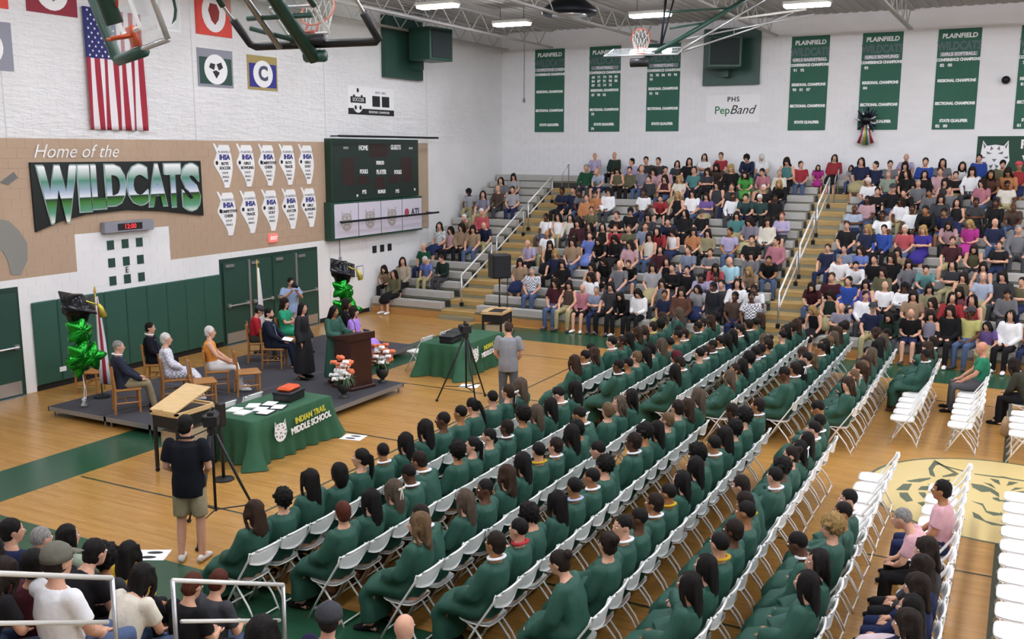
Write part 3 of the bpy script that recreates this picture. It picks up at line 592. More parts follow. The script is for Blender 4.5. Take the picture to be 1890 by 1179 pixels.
for i, (u, hd, yr) in enumerate(((-15.94, 'COMPETITIVE CHEER', ((), (), (), ())), (-13.75, 'FOOTBALL', (('68', '71', '74', '78', '83', '84', '87', '91', '98', '06', '09', '12', '14', '15'), ('87', '98', '02'), ('75',), ('79',))), (-11.55, 'WRESTLING', (('75', '78', '86', '93', '96', '99'), ('93', '96'), (), ())),
        (-6.6, 'GIRLS BASKETBALL', (('91', '92'), ('90', '01', '07'), (), ())), (-4.4, 'GIRLS BOWLING', (('93',), ('04',), (), ())), (-2.2, 'GIRLS SOFTBALL', (('82', '00'), (), (), ('82', '00'))), (.05, 'BASEBALL', (('76', '81'), ('81', '94'), (), ('81',))), (2.3, 'GIRLS TRACK', ((), (), (), ())))):
    title_banner(u, i+1, None, hd, yr)
t = thing('band_sign', 'white sign reading PHS Pep Band below the green speaker housing', 'sign', (-9.05, BY, 6.4)); bpy.context.view_layer.update()
pin(obj('board', MB().rect(FB, -9.97, 5.92, -8.13, 6.83, .0, .02).mesh('board', M_WHITEW), t)); text('PHS', .22, MBk(-9.05, 6.68, .024), M_BLACKP, t, space=1.2, weight=.004)
text('Pep', .36, MBk(-9.42, 6.32, .024), mat('pep_green', '2f7a55', .6), t, weight=.004); text('Band', .42, MBk(-8.75, 6.33, .024), M_BLACKP, t, shear=.35)
t = thing('wildcat_banner', 'green banner with a white wildcat face and white lettering at right', 'banner', (.4, BY, 4.6)); bpy.context.view_layer.update()
pin(obj('cloth', MB().rect(FB, -1.48, 4.15, 2.6, 5.43, .0, .02).mesh('cloth', mat('banner_forest', '1f4636', .7)), t)); cat(t, FB, -.98, 4.82, 1.15, .021, M_WHITEW, mat('cat_grey', '6f757c', .6))
text('PLAINFIELD', .36, MBk(.62, 5.18, .024), M_WHITEW, t, weight=.012); text('WILDCATS', .34, MBk(.62, 4.72, .024), M_WHITEW, t, weight=.012)
o = obj('wall_bell', MB().ball(FB(-.85, 7.07, .12), (.12, .12, .12), 14, 8).rect(FB, -.93, 6.99, -.77, 7.15, 0, .06).mesh('wall_bell', M_DKMETAL, True)); tag(o, 'round dark bell on the back wall beside the last banners', 'bell')
t = thing('cord_pull', 'thin hanging cord with a small weight near the corner', 'cord', (-16.95, 33.1, 9.3)); obj('cord', MB().tube([(0, 0, 0), (0, 0, -2.4)], .012, 5).mesh('cord', M_GREYP), t); obj('weight', MB().lathe([(.02, 0), (.045, -.05), (.045, -.14), (.02, -.17)], 8, (0, 0, -2.4)).mesh('weight', M_GREYP), t)
# burst balloon stuck on the wall
t = thing('firework_balloon', 'burst-shaped foil balloon with striped tail stuck over a banner', 'balloon', (-4.7, BY-.17, 5.9))
M_FOILB = mat('foil_black', '17181c', .25, metal=.6); M_FOILS = mat('foil_silver', 'c9cdd2', .25, metal=.8); rr = random.Random(3)
for i in range(26):
    a = 2*math.pi*i/26+rr.uniform(-.1, .1); L = .34+rr.uniform(-.08, .14); tt = MB(); q = (.8*L*math.cos(a), rr.uniform(-.2, .05), L*math.sin(a)+.05)
    tt.tube([(0, 0, .05), (q[0]*.6, q[1]*.6, q[2]*.6), q], [.03, .04, .008], 6); obj('spike', tt.mesh('spike', (M_FOILB, M_FOILS, M_FOILB, mat('foil_navy', '2a3050', .3, metal=.5))[i % 4], True), t)
obj('core', MB().ball((0, -.0, .05), (.2, .165, .2), 12, 8).mesh('core', M_FOILB, True), t)
for i, c in enumerate(('a02b35', 'c3c7cb', 'b9a53c', '4e7a62', 'c3c7cb', 'a02b35')):
    x = -.11+.045*i; obj('tail_stripe', MB().tube([(x*.5, -.06, -.1), (x*1.1, -.08, -.4), (x*1.9, -.06, -.75+abs(i-2.5)*.03)], [.024, .03, .05], 6).mesh('tail_stripe', mat('foil_%d' % i, c, .3, metal=.4), True), t)
# ---------------------------------------------------------------- people
def print_mat():
    m = bpy.data.materials.new('printed_cloth'); m.use_nodes = True; N = m.node_tree.nodes; L = m.node_tree.links; b = N['Principled BSDF']; b.inputs['Roughness'].default_value = .9
    oi = N.new('ShaderNodeObjectInfo'); tc = N.new('ShaderNodeTexCoord'); v = N.new('ShaderNodeTexChecker'); v.inputs['Scale'].default_value = 26; L.new(tc.outputs['Object'], v.inputs['Vector'])
    mx = N.new('ShaderNodeMix'); mx.data_type = 'RGBA'; L.new(v.outputs['Fac'], mx.inputs[0]); L.new(oi.outputs['Color'], mx.inputs[6]); mx.inputs[7].default_value = srgb('e6e6ea'); L.new(mx.outputs[2], b.inputs['Base Color']); return m
M_PRINT = print_mat()
def fuse(name, parts, voxel, ratio_faces, mats, smooth=4, disp=None):
    """fuse overlapping lofts and ellipsoids into one continuous surface"""
    mb = MB()
    for V, F in parts: mb.add(V, F)
    me = mb.mesh('tmp', mats[0]); o = bpy.data.objects.new('tmp', me); TMP.collection.objects.link(o)
    m = o.modifiers.new('r', 'REMESH'); m.mode = 'VOXEL'; m.voxel_size = voxel; m.use_smooth_shade = True
    s = o.modifiers.new('s', 'SMOOTH'); s.factor = .5; s.iterations = smooth
    d = o.modifiers.new('d', 'DECIMATE'); d.ratio = 1.0
    dg = TDG(); n = len(o.evaluated_get(dg).data.polygons)
    d.ratio = min(1.0, ratio_faces/max(1, n*2)); o.update_tag(); dg = TDG()
    out = bpy.data.meshes.new_from_object(o.evaluated_get(dg)); bpy.data.objects.remove(o); bpy.data.meshes.remove(me)
    out.name = name; out.materials.clear()
    for q in mats: out.materials.append(q)
    k = len(out.vertices)
    if disp is not None:
        co = np.empty(k*3); out.vertices.foreach_get('co', co); co = co.reshape(-1, 3)
        nn = np.empty(k*3); out.vertex_normals.foreach_get('vector', nn); nn = nn.reshape(-1, 3)
        co = co+nn*disp(co)[:, None]; out.vertices.foreach_set('co', co.ravel()); out.update()
    out.polygons.foreach_set('use_smooth', [True]*len(out.polygons)); out.polygons.foreach_set('material_index', [0]*len(out.polygons))
    return out
def rotY(a): c, s = math.cos(a), math.sin(a); return np.array([[c, 0, s], [0, 1, 0], [-s, 0, c]])
def rotZ(a): c, s = math.cos(a), math.sin(a); return np.array([[c, -s, 0], [s, c, 0], [0, 0, 1]])
def A3(*p): return np.array(p, float)
def pose(kind='sit', arms='lap', lean=0.0, turn=0.0, nod=0.0, kw=.12, shin=0.0, legs=None, armj=None, wide=1.0):
    """joint positions; +x is forward, z up, origin on the floor under the hips"""
    J = {}
    if kind == 'sit':
        J['pel'] = A3(-.01, 0, .54); J['wai'] = A3(-.03, 0, .69); J['che'] = A3(-.045, 0, .87); J['shc'] = A3(-.045, 0, 1.0); J['nec'] = A3(-.035, 0, 1.085); J['hea'] = A3(-.005, 0, 1.215)
        sh = A3(-.045, .168, 1.0)
        J['leg'] = [[A3(.0, s*.085, .53), A3(.43, s*kw, .505), A3(.44+shin, s*(kw-.01), .09), A3(.57+shin, s*(kw+.02), .035)] for s in (1, -1)]
        AR = {'lap': [(.03, .235, .75), (.22, .10, .61), (.29, .045, .60)], 'knee': [(.08, .24, .77), (.30, .15, .60), (.37, .13, .585)],
              'cross': [(.07, .24, .78), (.19, .0, .80), (.20, -.08, .81)], 'phone': [(.05, .23, .74), (.25, .10, .71), (.31, .05, .74)], 'side': [(-.06, .27, .76), (.02, .25, .56), (.06, .24, .53)]}
    else:
        J['pel'] = A3(0, 0, .93); J['wai'] = A3(-.01, 0, 1.08); J['che'] = A3(-.015, 0, 1.27); J['shc'] = A3(-.02, 0, 1.41); J['nec'] = A3(-.01, 0, 1.495); J['hea'] = A3(.02, 0, 1.625)
        sh = A3(-.02, .185, 1.42)
        J['leg'] = [[A3(0, s*.09, .92), A3(.015, s*(kw-.01), .50), A3(-.03, s*kw, .09), A3(.11, s*(kw+.03), .035)] for s in (1, -1)]
        AR = {'down': [(-.03, .25, 1.14), (.04, .255, .90), (.07, .245, .82)], 'front': [(-.02, .25, 1.14), (.19, .15, 1.02), (.26, .10, 1.02)], 'cam': [(.10, .27, 1.22), (.26, .08, 1.42), (.30, .045, 1.48)],
              'clasp': [(-.0, .25, 1.14), (.16, .10, .93), (.19, .03, .90)], 'lectern': [(.06, .25, 1.15), (.30, .18, 1.10), (.38, .17, 1.11)], 'tend': [(.02, .25, 1.15), (.24, .16, 1.17), (.32, .10, 1.2)]}
    a3 = armj or AR[arms]
    J['arm'] = [[sh*A3(1, s, 1)]+[A3(*p)*A3(1, (s if not (arms == 'cross' and i > 0 and s < 0) else s), 1) for i, p in enumerate(a3)] for s in (1, -1)]
    if arms == 'cross': J['arm'][1][2] = J['arm'][1][2]+A3(.03, 0, -.03); J['arm'][1][3] = J['arm'][1][3]+A3(.03, 0, -.03)
    M = rotY(lean); p0 = J['pel']
    for k in ('wai', 'che', 'shc', 'nec', 'hea'): J[k] = p0+M @ (J[k]-p0)
    J['arm'] = [[p0+M @ (p-p0) for p in L] for L in J['arm']]
    if lean > .3 and kind == 'sit' and arms in ('lap', 'knee', 'phone'):    # hands stay over the knees
        for i, s in ((0, 1), (1, -1)):
            L = J['arm'][i]; L[2] = A3(.34, s*.12, .63); L[3] = A3(.41, s*.06, .62); L[1] = (L[0]+L[2])/2+A3(.0, s*.07, -.08)
    J['hr'] = rotZ(turn) @ rotY(nod+lean*.35); J['kind'] = kind; J['turn'] = turn
    J['hea'] = J['nec']+(J['hea']-J['nec'])+A3(.05*math.sin(max(0, nod)), 0, -.03*math.sin(max(0, nod)))
    if legs: J['leg'] = [[A3(*p) for p in L] for L in legs]
    J['wide'] = wide
    return J
def head_parts(J):
    h, Rm = J['hea'], J['hr']
    def at(p): return h+Rm @ np.array(p, float)
    return [ellipsoid(at((-.010, 0, .022)), (.097, .077, .100), 14, 10, Rm), ellipsoid(at((.028, 0, -.040)), (.062, .056, .082), 12, 8, Rm), ellipsoid(at((.045, 0, -.095)), (.034, .034, .026), 8, 6, Rm),
            loft([at((.086, 0, .012)), at((.106, 0, -.022)), at((.100, 0, -.032))], [.010, .015, .013], (0, 1, 0), 6, True, True)] + \
           [ellipsoid(at((-.008, s*.079, -.005)), (.022, .010, .032), 8, 6, Rm) for s in (1, -1)]
def body_parts(J):
    w = J['wide']
    P = head_parts(J)
    P.append(loft([J['shc'], J['nec'], J['hea']+J['hr'] @ A3(-.02, 0, -.03)], [(.075, .06), (.054, .056), .056], (0, 1, 0), 10, True, True))
    P.append(loft([J['pel']+A3(0, 0, -.05), J['pel']+A3(0, 0, .03), J['wai'], J['che'], J['shc'], J['shc']+(J['nec']-J['shc'])*.5], [(.15*w, .11), (.165*w, .125*w), (.14*w, .105*w), (.165*w, .118*w), (.165, .095), (.09, .06)], (0, 1, 0), 14, True, True))
    for i in (0, 1):
        a, b, c, d = J['arm'][i]; P.append(loft([a, (a+b)/2, b, (b+c)/2, c, d], [.056, .05, .042, .040, .029, (.040, .020)], (0, 0, 1) if abs((d-a)[2]) < .1 else (0, 1, .01), 8, True, True)); P.append(ellipsoid(a, .062, 8, 6))
        a, b, c, d = J['leg'][i]; P.append(loft([a, (a+b)/2, b, b*.6+c*.4, c], [.086, .078, .058, .058, .038], (0, 1, 0), 9, True, True))
        P.append(loft([c+A3(-.05, 0, -.05), c+(d-c)*.5+A3(0, 0, -.01), d], [(.036, .034), (.042, .034), (.040, .022)], (0, 1, 0), 8, True, True))
    return P
def fingers(J, mb):
    for i, s in ((0, 1), (1, -1)):
        b, c, d = J['arm'][i][1:4]; t = (d-c)/(np.linalg.norm(d-c)+1e-6); side = np.cross(t, A3(0, 0, 1)); side /= np.linalg.norm(side)+1e-6
        u = np.cross(side, t); root = d-t*.01
        for k, (o, L) in enumerate(((-.027, .062), (-.009, .075), (.009, .070), (.026, .055))):
            p = root+side*o; q = p+t*L*.55-u*.010; e = p+t*L-u*.03; mb.tube([p-t*.02, p+t*.01, q, e], [.0095, .0095, .0085, .007], 5)
        p = c+(d-c)*.45-side*s*.030; mb.tube([p, p+t*.03-side*s*.022, p+t*.06-side*s*.028-u*.006], [.012, .011, .008], 5)
def face_bits(J, mb):
    h, Rm = J['hea'], J['hr']
    def at(p): return h+Rm @ np.array(p, float)
    for s in (1, -1):
        mb.ball(at((.078, s*.031, .004)), (.011, .016, .009), 8, 6, Rm, 1); mb.ball(at((.0865, s*.030, .004)), (.004, .005, .005), 8, 4, Rm, 2)
        mb.tube([at((.079, s*.046, .024)), at((.088, s*.030, .029)), at((.090, s*.014, .025))], .003, 5, 2)
    mb.tube([at((.079, .024, -.062)), at((.089, 0, -.060)), at((.079, -.024, -.062))], [.004, .0065, .004], 6, 3)
def join(me, mb, mats):
    import bmesh
    bm = bmesh.new(); bm.from_mesh(me); t = mb.mesh('t', mats, True); bm.from_mesh(t); bm.to_mesh(me); bm.free(); bpy.data.meshes.remove(t); return me
def body_mesh(J, faces=2600, detail=True):
    me = fuse('person_body', body_parts(J), .0135, faces, [M_SKIN, M_EYE, M_DARK, M_LIP], 3)
    mb = MB(); face_bits(J, mb)
    if detail: fingers(J, mb)
    return join(me, mb, [M_SKIN, M_EYE, M_DARK, M_LIP])
def folds(a=.006, f=38):
    return lambda co: a*(np.sin(co[:, 1]*f+np.sin(co[:, 0]*9)*1.5)*.6+np.sin(co[:, 2]*26+co[:, 0]*19)*.4)
def top_parts(J, sleeve='short', inf=.016, low=0.0, collar=True):
    w = J['wide']; i_ = inf
    P = [loft([J['pel']+A3(0, 0, -.03-low), J['pel']+A3(0, 0, .05), J['wai'], J['che'], J['shc'], J['shc']+(J['nec']-J['shc'])*.62], [(.165*w+i_, .125+i_), (.168*w+i_, .13*w+i_), (.148*w+i_, .112*w+i_), (.168*w+i_, .124*w+i_), (.158+i_, .10+i_*.8), (.078, .068)], (0, 1, 0), 14, True, False)]
    for i in (0, 1):
        a, b, c, d = J['arm'][i]
        if sleeve == 'none': continue
        P.append(ellipsoid(a, (.071+i_*.3) if J['kind'] == 'sit' else .073, 10, 8))
        if sleeve == 'short': P.append(loft([a, a+(b-a)*.4, a+(b-a)*.72], [.066+i_*.5, .062+i_*.6, .060+i_*.8], (0, 1, .01), 9))
        elif sleeve == 'long': P.append(loft([a, (a+b)/2, b, (b+c)/2, c], [.064+i_*.5, .058+i_*.6, .052+i_*.5, .048+i_*.4, .036+i_*.4], (0, 1, .01), 9, True, True))
        else: P.append(loft([a, (a+b)/2, b, (b+c)/2, c+(c-b)*.05], [.080, .080, .084, .094, .108], (0, 1, .01), 10))
    return P
def pants_parts(J, to='ankle'):
    P = [loft([J['pel']+A3(0, 0, -.085), J['pel'], J['pel']+A3(-.005, 0, .12)], [(.165, .125), (.19*J['wide'], .148), (.178*J['wide'], .138)], (0, 1, 0), 12)]
    for i in (0, 1):
        a, b, c, d = J['leg'][i]
        if to == 'ankle': P.append(loft([a, (a+b)/2, b, b*.5+c*.5, c+A3(0, 0, -.02)], [.102, .092, .074, .066, .058], (0, 1, 0), 10, True, True))
        else: P.append(loft([a, a+(b-a)*.5, a+(b-a)*.88], [.105, .102, .095], (0, 1, 0), 10))
    return P
def skirt_parts(J, gown=False):
    if J['kind'] == 'sit':
        kx, kz = J['leg'][0][1][0], J['leg'][0][1][2]; e = .03 if gown else 0
        pts = [J['pel']+A3(-.09, 0, .03), J['pel']+A3(.05, 0, .01), A3(.24, 0, .54), A3(kx-.02, 0, kz+.005), A3(kx+.045, 0, kz-.09), A3(kx+.02+J['leg'][0][2][0]-.44, 0, .30 if gown else .36)]
        if gown: pts.append(A3(kx+.01+(J['leg'][0][2][0]-.44), 0, .13))
        rr = [(.17, .11), (.205+e, .135), (.215+e, .125), (.205+e, .10), (.21+e, .105), (.215+e, .115), (.225+e, .125)][:len(pts)]
        return [loft(pts, rr, (0, 1, 0), 16)]
    hem = .16 if gown else .55
    return [loft([J['pel']+A3(0, 0, .12), J['pel'], A3(.01, 0, .7), A3(.0, 0, hem)], [(.16, .13), (.20, .16), (.23, .19), (.27, .24)], (0, 1, 0), 18)]
def garment(kind, J, faces=1500):
    fo = folds()
    if kind == 'gown': return fuse('gown', top_parts(J, 'bell', .020)+skirt_parts(J, True), .018, faces+600, [M_GOWN], 3, folds(.007, 44))
    if kind == 'robe': return fuse('top', top_parts(J, 'long', .022)+skirt_parts(J, True), .018, faces, [M_CLOTH], 3, fo)
    if kind == 'dress': return fuse('dress', top_parts(J, 'short', .015)+skirt_parts(J), .018, faces, [M_CLOTH], 3, fo)
    if kind == 'tank': return fuse('top', top_parts(J, 'none', .012), .018, faces*2//3, [M_CLOTH], 3, folds(.003))
    if kind == 'tee': return fuse('top', top_parts(J, 'short',  .016 if J['kind'] == 'sit' else .027, 0 if J['kind'] == 'sit' else .10), .017, faces, [M_CLOTH], 3, folds(.004))
    if kind == 'shirt': return fuse('top', top_parts(J, 'long', .016), .017, faces, [M_CLOTH], 3, folds(.004))
    if kind == 'jacket': return fuse('jacket', top_parts(J, 'long', .028, .06), .018, faces, [M_CLOTH], 3, folds(.004))
    if kind == 'pants': return fuse('trousers', pants_parts(J), .017, faces, [M_CLOTH], 3, folds(.003))
    if kind == 'shorts': return fuse('shorts', pants_parts(J, 'knee'), .018, faces*2//3, [M_CLOTH], 3, folds(.003))
    if kind == 'skirt': return fuse('skirt', skirt_parts(J), .018, faces, [M_CLOTH], 3, fo)
def shoe_mesh(J, i):
    a, b, c, d = J['leg'][i]; f = (d-c)*A3(1, 1, 0); f /= np.linalg.norm(f); P = c*A3(1, 1, 0)
    mb = MB(); z = c[2]-.09
    mb.tube([P-f*.075+A3(0, 0, z+.038), P-f*.03+A3(0, 0, z+.048), P+f*.06+A3(0, 0, z+.042), P+f*.15+A3(0, 0, z+.032), P+f*.19+A3(0, 0, z+.026)], [(.034, .034), (.042, .048), (.045, .040), (.046, .030), (.03, .018)], 10, side=np.cross(A3(0, 0, 1), f))
    return mb.mesh('shoe', M_CLOTH, True)
# hair, built round the head centre
def cap_hair(gx=0.0): return [ellipsoid((-.022, 0, .036), (.101+gx, .087+gx, .100+gx), 14, 10), ellipsoid((-.05, 0, -.02), (.07, .078, .075), 12, 8)]
def hair_noise(a, f): return lambda co: a*np.sin(co[:, 0]*f+1)*np.sin(co[:, 1]*f*1.1)*np.sin(co[:, 2]*f*.9+2)
def strands(a): return lambda co: a*(np.sin(co[:, 1]*160)+np.sin(co[:, 1]*95+co[:, 2]*14))*.5
HAIR = {}
def make_hair():
    H_ = HAIR
    H_['short'] = fuse('hair', cap_hair(), .011, 700, [M_HAIR], 2, hair_noise(.006, 70))
    H_['crop'] = fuse('hair', [ellipsoid((-.018, 0, .033), (.099, .082, .096), 14, 10)], .011, 500, [M_HAIR], 2, hair_noise(.002, 90))
    H_['curly'] = fuse('hair', cap_hair(.018), .010, 1300, [M_HAIR], 1, hair_noise(.026, 85))
    EARS = [ellipsoid((-.012, s*.074, -.012), (.042, .027, .055), 10, 8) for s in (1, -1)]
    def curtain(z1, w, wav=0): return EARS+[loft([(-.07, 0, .06), (-.092, 0, -.05), (-.108, wav, -.16), (-.118, -wav, z1*.75), (-.108, wav, z1)], [(.078, .045), (.088, .040), (.094*w, .036), (.082*w, .028), (.04*w, .014)], (0, 1, 0), 14, True, True)] + \
        [loft([(.035, s*.070, .075), (.038, s*.088, .0), (.02, s*.095, -.10), (-.03, s*.105, -.18)], [.020, .022, .022, .016], (1, 0, 0), 8, True, True) for s in (1, -1)]
    H_['long'] = fuse('hair', cap_hair()+curtain(-.36, 1.0)+[ellipsoid((-.05, 0, -.07), (.062, .088, .11), 12, 8)], .012, 1100, [M_HAIR], 2, strands(.006))
    H_['wavy'] = fuse('hair', cap_hair(.006)+curtain(-.31, 1.22, .01)+[ellipsoid((-.05, 0, -.07), (.064, .09, .11), 12, 8)], .012, 1200, [M_HAIR], 2, lambda co: .006*np.sin(co[:, 2]*42+co[:, 1]*30)+.004*np.sin(co[:, 1]*120)+.003)
    H_['bob'] = fuse('hair', cap_hair(.008)+EARS+[loft([(-.05, 0, .05), (-.062, 0, -.06), (-.06, 0, -.13)], [(.092, .072), (.108, .078), (.095, .06)], (0, 1, 0), 14, True, True)], .012, 900, [M_HAIR], 2, strands(.005))
    H_['pony'] = fuse('hair', cap_hair()+[loft([(-.10, 0, .05), (-.14, 0, .03), (-.148, 0, -.06), (-.145, 0, -.19), (-.13, .01, -.32)], [.022, .032, .036, .032, .012], (0, 1, 0), 10, True, True)], .011, 1000, [M_HAIR], 2, strands(.004))
    H_['bun'] = fuse('hair', cap_hair()+[ellipsoid((-.115, 0, .085), (.05, .052, .05), 10, 8)], .011, 900, [M_HAIR], 2, hair_noise(.005, 90))
    H_['scarf'] = fuse('headscarf', [ellipsoid((-.015, 0, .03), (.112, .094, .112), 14, 10), loft([(-.04, 0, 0), (-.035, 0, -.12), (-.02, 0, -.22)], [(.095, .085), (.10, .10), (.15, .12)], (0, 1, 0), 14, True, True)], .013, 900, [M_CLOTH], 2, folds(.004, 60))
    mb = MB(); mb.lathe([(.108, .03), (.106, .07), (.09, .115), (.05, .145), (.005, .152)], 16, (-.015, 0, 0)); mb.tube([(.08, 0, .05), (.13, 0, .045), (.175, 0, .03)], [(.078, .008), (.075, .007), (.05, .005)], 10)
    H_['cap'] = mb.mesh('cap', M_CLOTH, True)
    H_['turban'] = fuse('turban', [ellipsoid((-.02, 0, .065), (.125, .11, .09), 14, 10), ellipsoid((-.05, 0, -.0), (.075, .08, .07), 10, 8)], .013, 600, [M_CLOTH], 2, lambda co: .006*np.sin(co[:, 2]*70+co[:, 1]*30))
make_hair()
COLLAR = MB(); COLLAR.tube([(-.07+.085*(1-math.cos(a))*.5+.0, .0, 0) if False else (.066*math.cos(a)-.035, .070*math.sin(a), -.015*math.cos(a)) for a in [2*math.pi*i/14 for i in range(15)]], [(.014, .02)]*15, 6, side=(0, 0, 1), cap=False)
COLLAR = COLLAR.mesh('collar', M_CLOTH, True)
mb = MB()
for s in (1, -1):
    mb.ball((0, s*.035, 0), (.012, .036, .018), 8, 6); mb.tube([(0, s*.008, -.01), (-.006, s*.022, -.10), (0, s*.03, -.20)], [(.008, .004), (.012, .004), (.012, .003)], 6)
BOW = mb.mesh('hair_ribbon', M_CLOTH, True)
HC = dict(black='15110f', dark='241a14', brown='3a281d', light='6b543b', auburn='54291a', red='571420', blond='a08250', grey='8d8a86', white='d8d5cf', ash='584b3e')
SKIN = {'1': 'd3a186', '2': 'a8754f', '3': '5e3d2a'}
CC = dict(silver='b9bcc2', greylav='8d8a9c', brown='5a463b', grey='7c7c80', greylt='b4b4b6', coral='d0555c', tan='a98c6d', sage='9aa893', pink='d5a7ad', navy='232c4d', green='1f5a3c', beige='c2b199', blue='6f86d6', dkgreen='24392f', olive='6d6a4c', white='efeff0', cream='ddd6c4', black='1b1a1c', lilac='c3b7dc', greyb='7f8798', greyblue='8794ad', maroon='4d2129', rose='c77a88', dkgrey='3f4044', rust='6a4434', ltblue='b9c6dc', teal='4f8f8d', aqua='6aa7a6', cyan='a8dcea', dkteal='33514f', khaki='a39a72', purple='7a5ea8', orange='d18752', red='b5323a', lime='55b64d', yellow='d7d07a', magenta='c8329a', indigo='3d2f9c', royal='2d4fae', greylav2='9a96a6', denim='4a5a78', gown='285345', mint='93d3ae', gold='c9a227')
CC['red'] = 'b5323a'
def col(o, c): o.color = srgb(CC.get(c, HC.get(c, c)))
POSES = {}; _g = {}; _b = {}; _sh = {}
def P_(name):
    return POSES[name]
CN = dict(greylav='lavender-grey', greylt='light-grey', dkgrey='charcoal', dkgreen='dark-green', greyblue='blue-grey', greyb='slate', ltblue='pale-blue', dkteal='dark-teal', royal='royal-blue')
def body_of(p, faces=2600):
    if (p, faces) not in _b: _b[(p, faces)] = body_mesh(POSES[p], faces, faces > 1500)
    return _b[(p, faces)]
def garm(p, k, faces=1500):
    if (p, k, faces) not in _g: _g[(p, k, faces)] = garment(k, POSES[p], faces)
    return _g[(p, k, faces)]
GP = {'g'+k: v for k, v in {'0': dict(lean=-.13), '1': dict(lean=-.10, turn=.45), '2': dict(lean=-.12, turn=-.45), '3': dict(lean=-.02, nod=.4, arms='phone'), '4': dict(lean=-.12, arms='cross'), '5': dict(lean=.28, nod=.1, arms='knee', kw=.17), '7': dict(lean=-.1, turn=.9)}.items()}
for nm, kw in {**GP, 's0': {}, 's1': dict(turn=.45), 's2': dict(turn=-.45), 's3': dict(lean=.16, nod=.35, arms='phone'), 's4': dict(arms='cross'), 's5': dict(lean=.5, nod=-.1, arms='knee', kw=.17), 's6': dict(arms='knee', kw=.17, turn=.2), 's7': dict(turn=.9, lean=.05),
               's8': dict(lean=.3, nod=.25, arms='knee', turn=-.3, kw=.15)}.items(): POSES[nm] = pose('sit', **kw)
HMAP = dict(s='short', b='short', r='short', g='crop', w='short', n='wavy', l='long', y='wavy', f='curly', c='cap', h='scarf', t='turban',
            N='wavy', L='long', B='long', S='crop', D='short', R='short', F='curly', P='pony', Q='pony', O='bun', H='bob', X='bob', W='curly', G='long', Y='wavy', C='cap', T='short')
HCOL = dict(s='black', b='brown', r='auburn', g='grey', w='white', n='dark', l='black', y='blond', f='black', c='dkgrey', h='white', t='coral',
            N='brown', L='black', B='ash', S='black', D='dark', R='auburn', F='black', P='black', Q='brown', O='dark', H='black', X='red', W='blond', G='ash', Y='light', C='black', T='light')
HTXT = dict(s='short black hair', b='short brown hair', r='short red hair', g='short grey hair', w='white hair', n='long dark brown hair', l='long black hair', y='long blond hair', f='curly black hair', k='bald head', c='dark cap', h='white headscarf', t='coral turban',
            N='long brown hair', L='long black hair', B='long light brown hair', S='cropped black hair', D='short dark hair', R='short auburn hair', F='curly black hair', P='black ponytail', Q='brown ponytail', O='dark hair in a bun', H='black bob', X='dark red bob', W='curly blond hair', G='long ash hair', Y='wavy light brown hair', C='black cap', T='short light brown hair')
rnd = random.Random(7)
def person(label, p, loc, rz, hair, garms, skin='1', scale=1.0, shoes=None, collar=None, bow=None, group=None, faces=2600, hcol=None, extra=None):
    J = POSES[p]
    o = obj('person', body_of(p, faces)); tag(o, label, 'person', group); o.location = loc; o.rotation_euler = (0, 0, rz); o.scale = (scale,)*3
    col(o, SKIN.get(skin, skin))
    hm = Matrix.Translation(Vector(J['hea'])) @ Matrix([list(r_)+[0] for r_ in J['hr'].tolist()]+[[0, 0, 0, 1]])
    if hair != 'k':
        k = HMAP[hair]; me = HAIR[k]; h = obj({'cap': 'cap', 'scarf': 'headscarf', 'turban': 'turban'}.get(k, 'hair'), me, o); h.matrix_local = hm; col(h, hcol or HC.get(HCOL[hair], HCOL[hair]))
        if k == 'cap': h2 = obj('hair', HAIR['crop'], o); h2.matrix_local = hm @ Matrix.Translation((-.006, 0, -.022)); col(h2, HC['dark'])
    for g_, c_, *pr in garms:
        me = garm(p, g_, 1500 if faces > 1500 else 700); x = obj(me.name.split('.')[0], me, o); col(x, c_)
        if pr: x.material_slots[0].link = 'OBJECT'; x.material_slots[0].material = M_PRINT
    if shoes:
        for i in (0, 1):
            if (p, i) not in _sh: _sh[(p, i)] = shoe_mesh(J, i)
            s = obj('shoe', _sh[(p, i)], o); col(s, shoes)
    if collar:
        c = obj('collar', COLLAR, o); c.matrix_local = Matrix.Translation(Vector(J['nec'])+Vector((.03, 0, .002))); col(c, collar); c.scale = (1.15, 1.15, 1)
    if bow:
        c = obj('hair_ribbon', BOW, o); c.matrix_local = hm @ Matrix.Translation((-.165 if HMAP[hair] == 'pony' else -.13, 0, .03)); col(c, bow)
    return o
# ---------------------------------------------------------------- folding chairs
def tubes(*L, r=.011, n=6):
    mb = MB()
    for pts in L: mb.tube(pts, r, n)
    return mb
CH = {}
mb = MB(); NS = 8     # curved seat and backrest shells
def shell(fn, nu, nv, th):
    mb = MB(); V = []
    for s in (0, 1):
        for i in range(nu+1):
            for j in range(nv+1): V.append(fn(i/nu, j/nv, s*th))
    F = []; w = nv+1; o2 = (nu+1)*w
    for i in range(nu):
        for j in range(nv):
            a = i*w+j; F.append((a, a+1, a+w+1, a+w)); F.append((o2+a, o2+a+w, o2+a+w+1, o2+a+1))
    for i in range(nu):
        for j in (0, nv): a = i*w+j; F.append((a, a+w, o2+a+w, o2+a))
    for j in range(nv):
        for i in (0, nu): a = i*w+j; F.append((a, a+1, o2+a+1, o2+a))
    mb.add(V, F); return mb
def seat_fn(u, v, t):
    x = -.17+.39*u; e = 1-.18*(2*abs(u-.5))**4; y = (v-.5)*.42*e; return (x-.02*(2*abs(v-.5))**4*(1 if u > .5 else -1), y, .455-t-.016*math.sin(math.pi*v)*math.sin(math.pi*u))
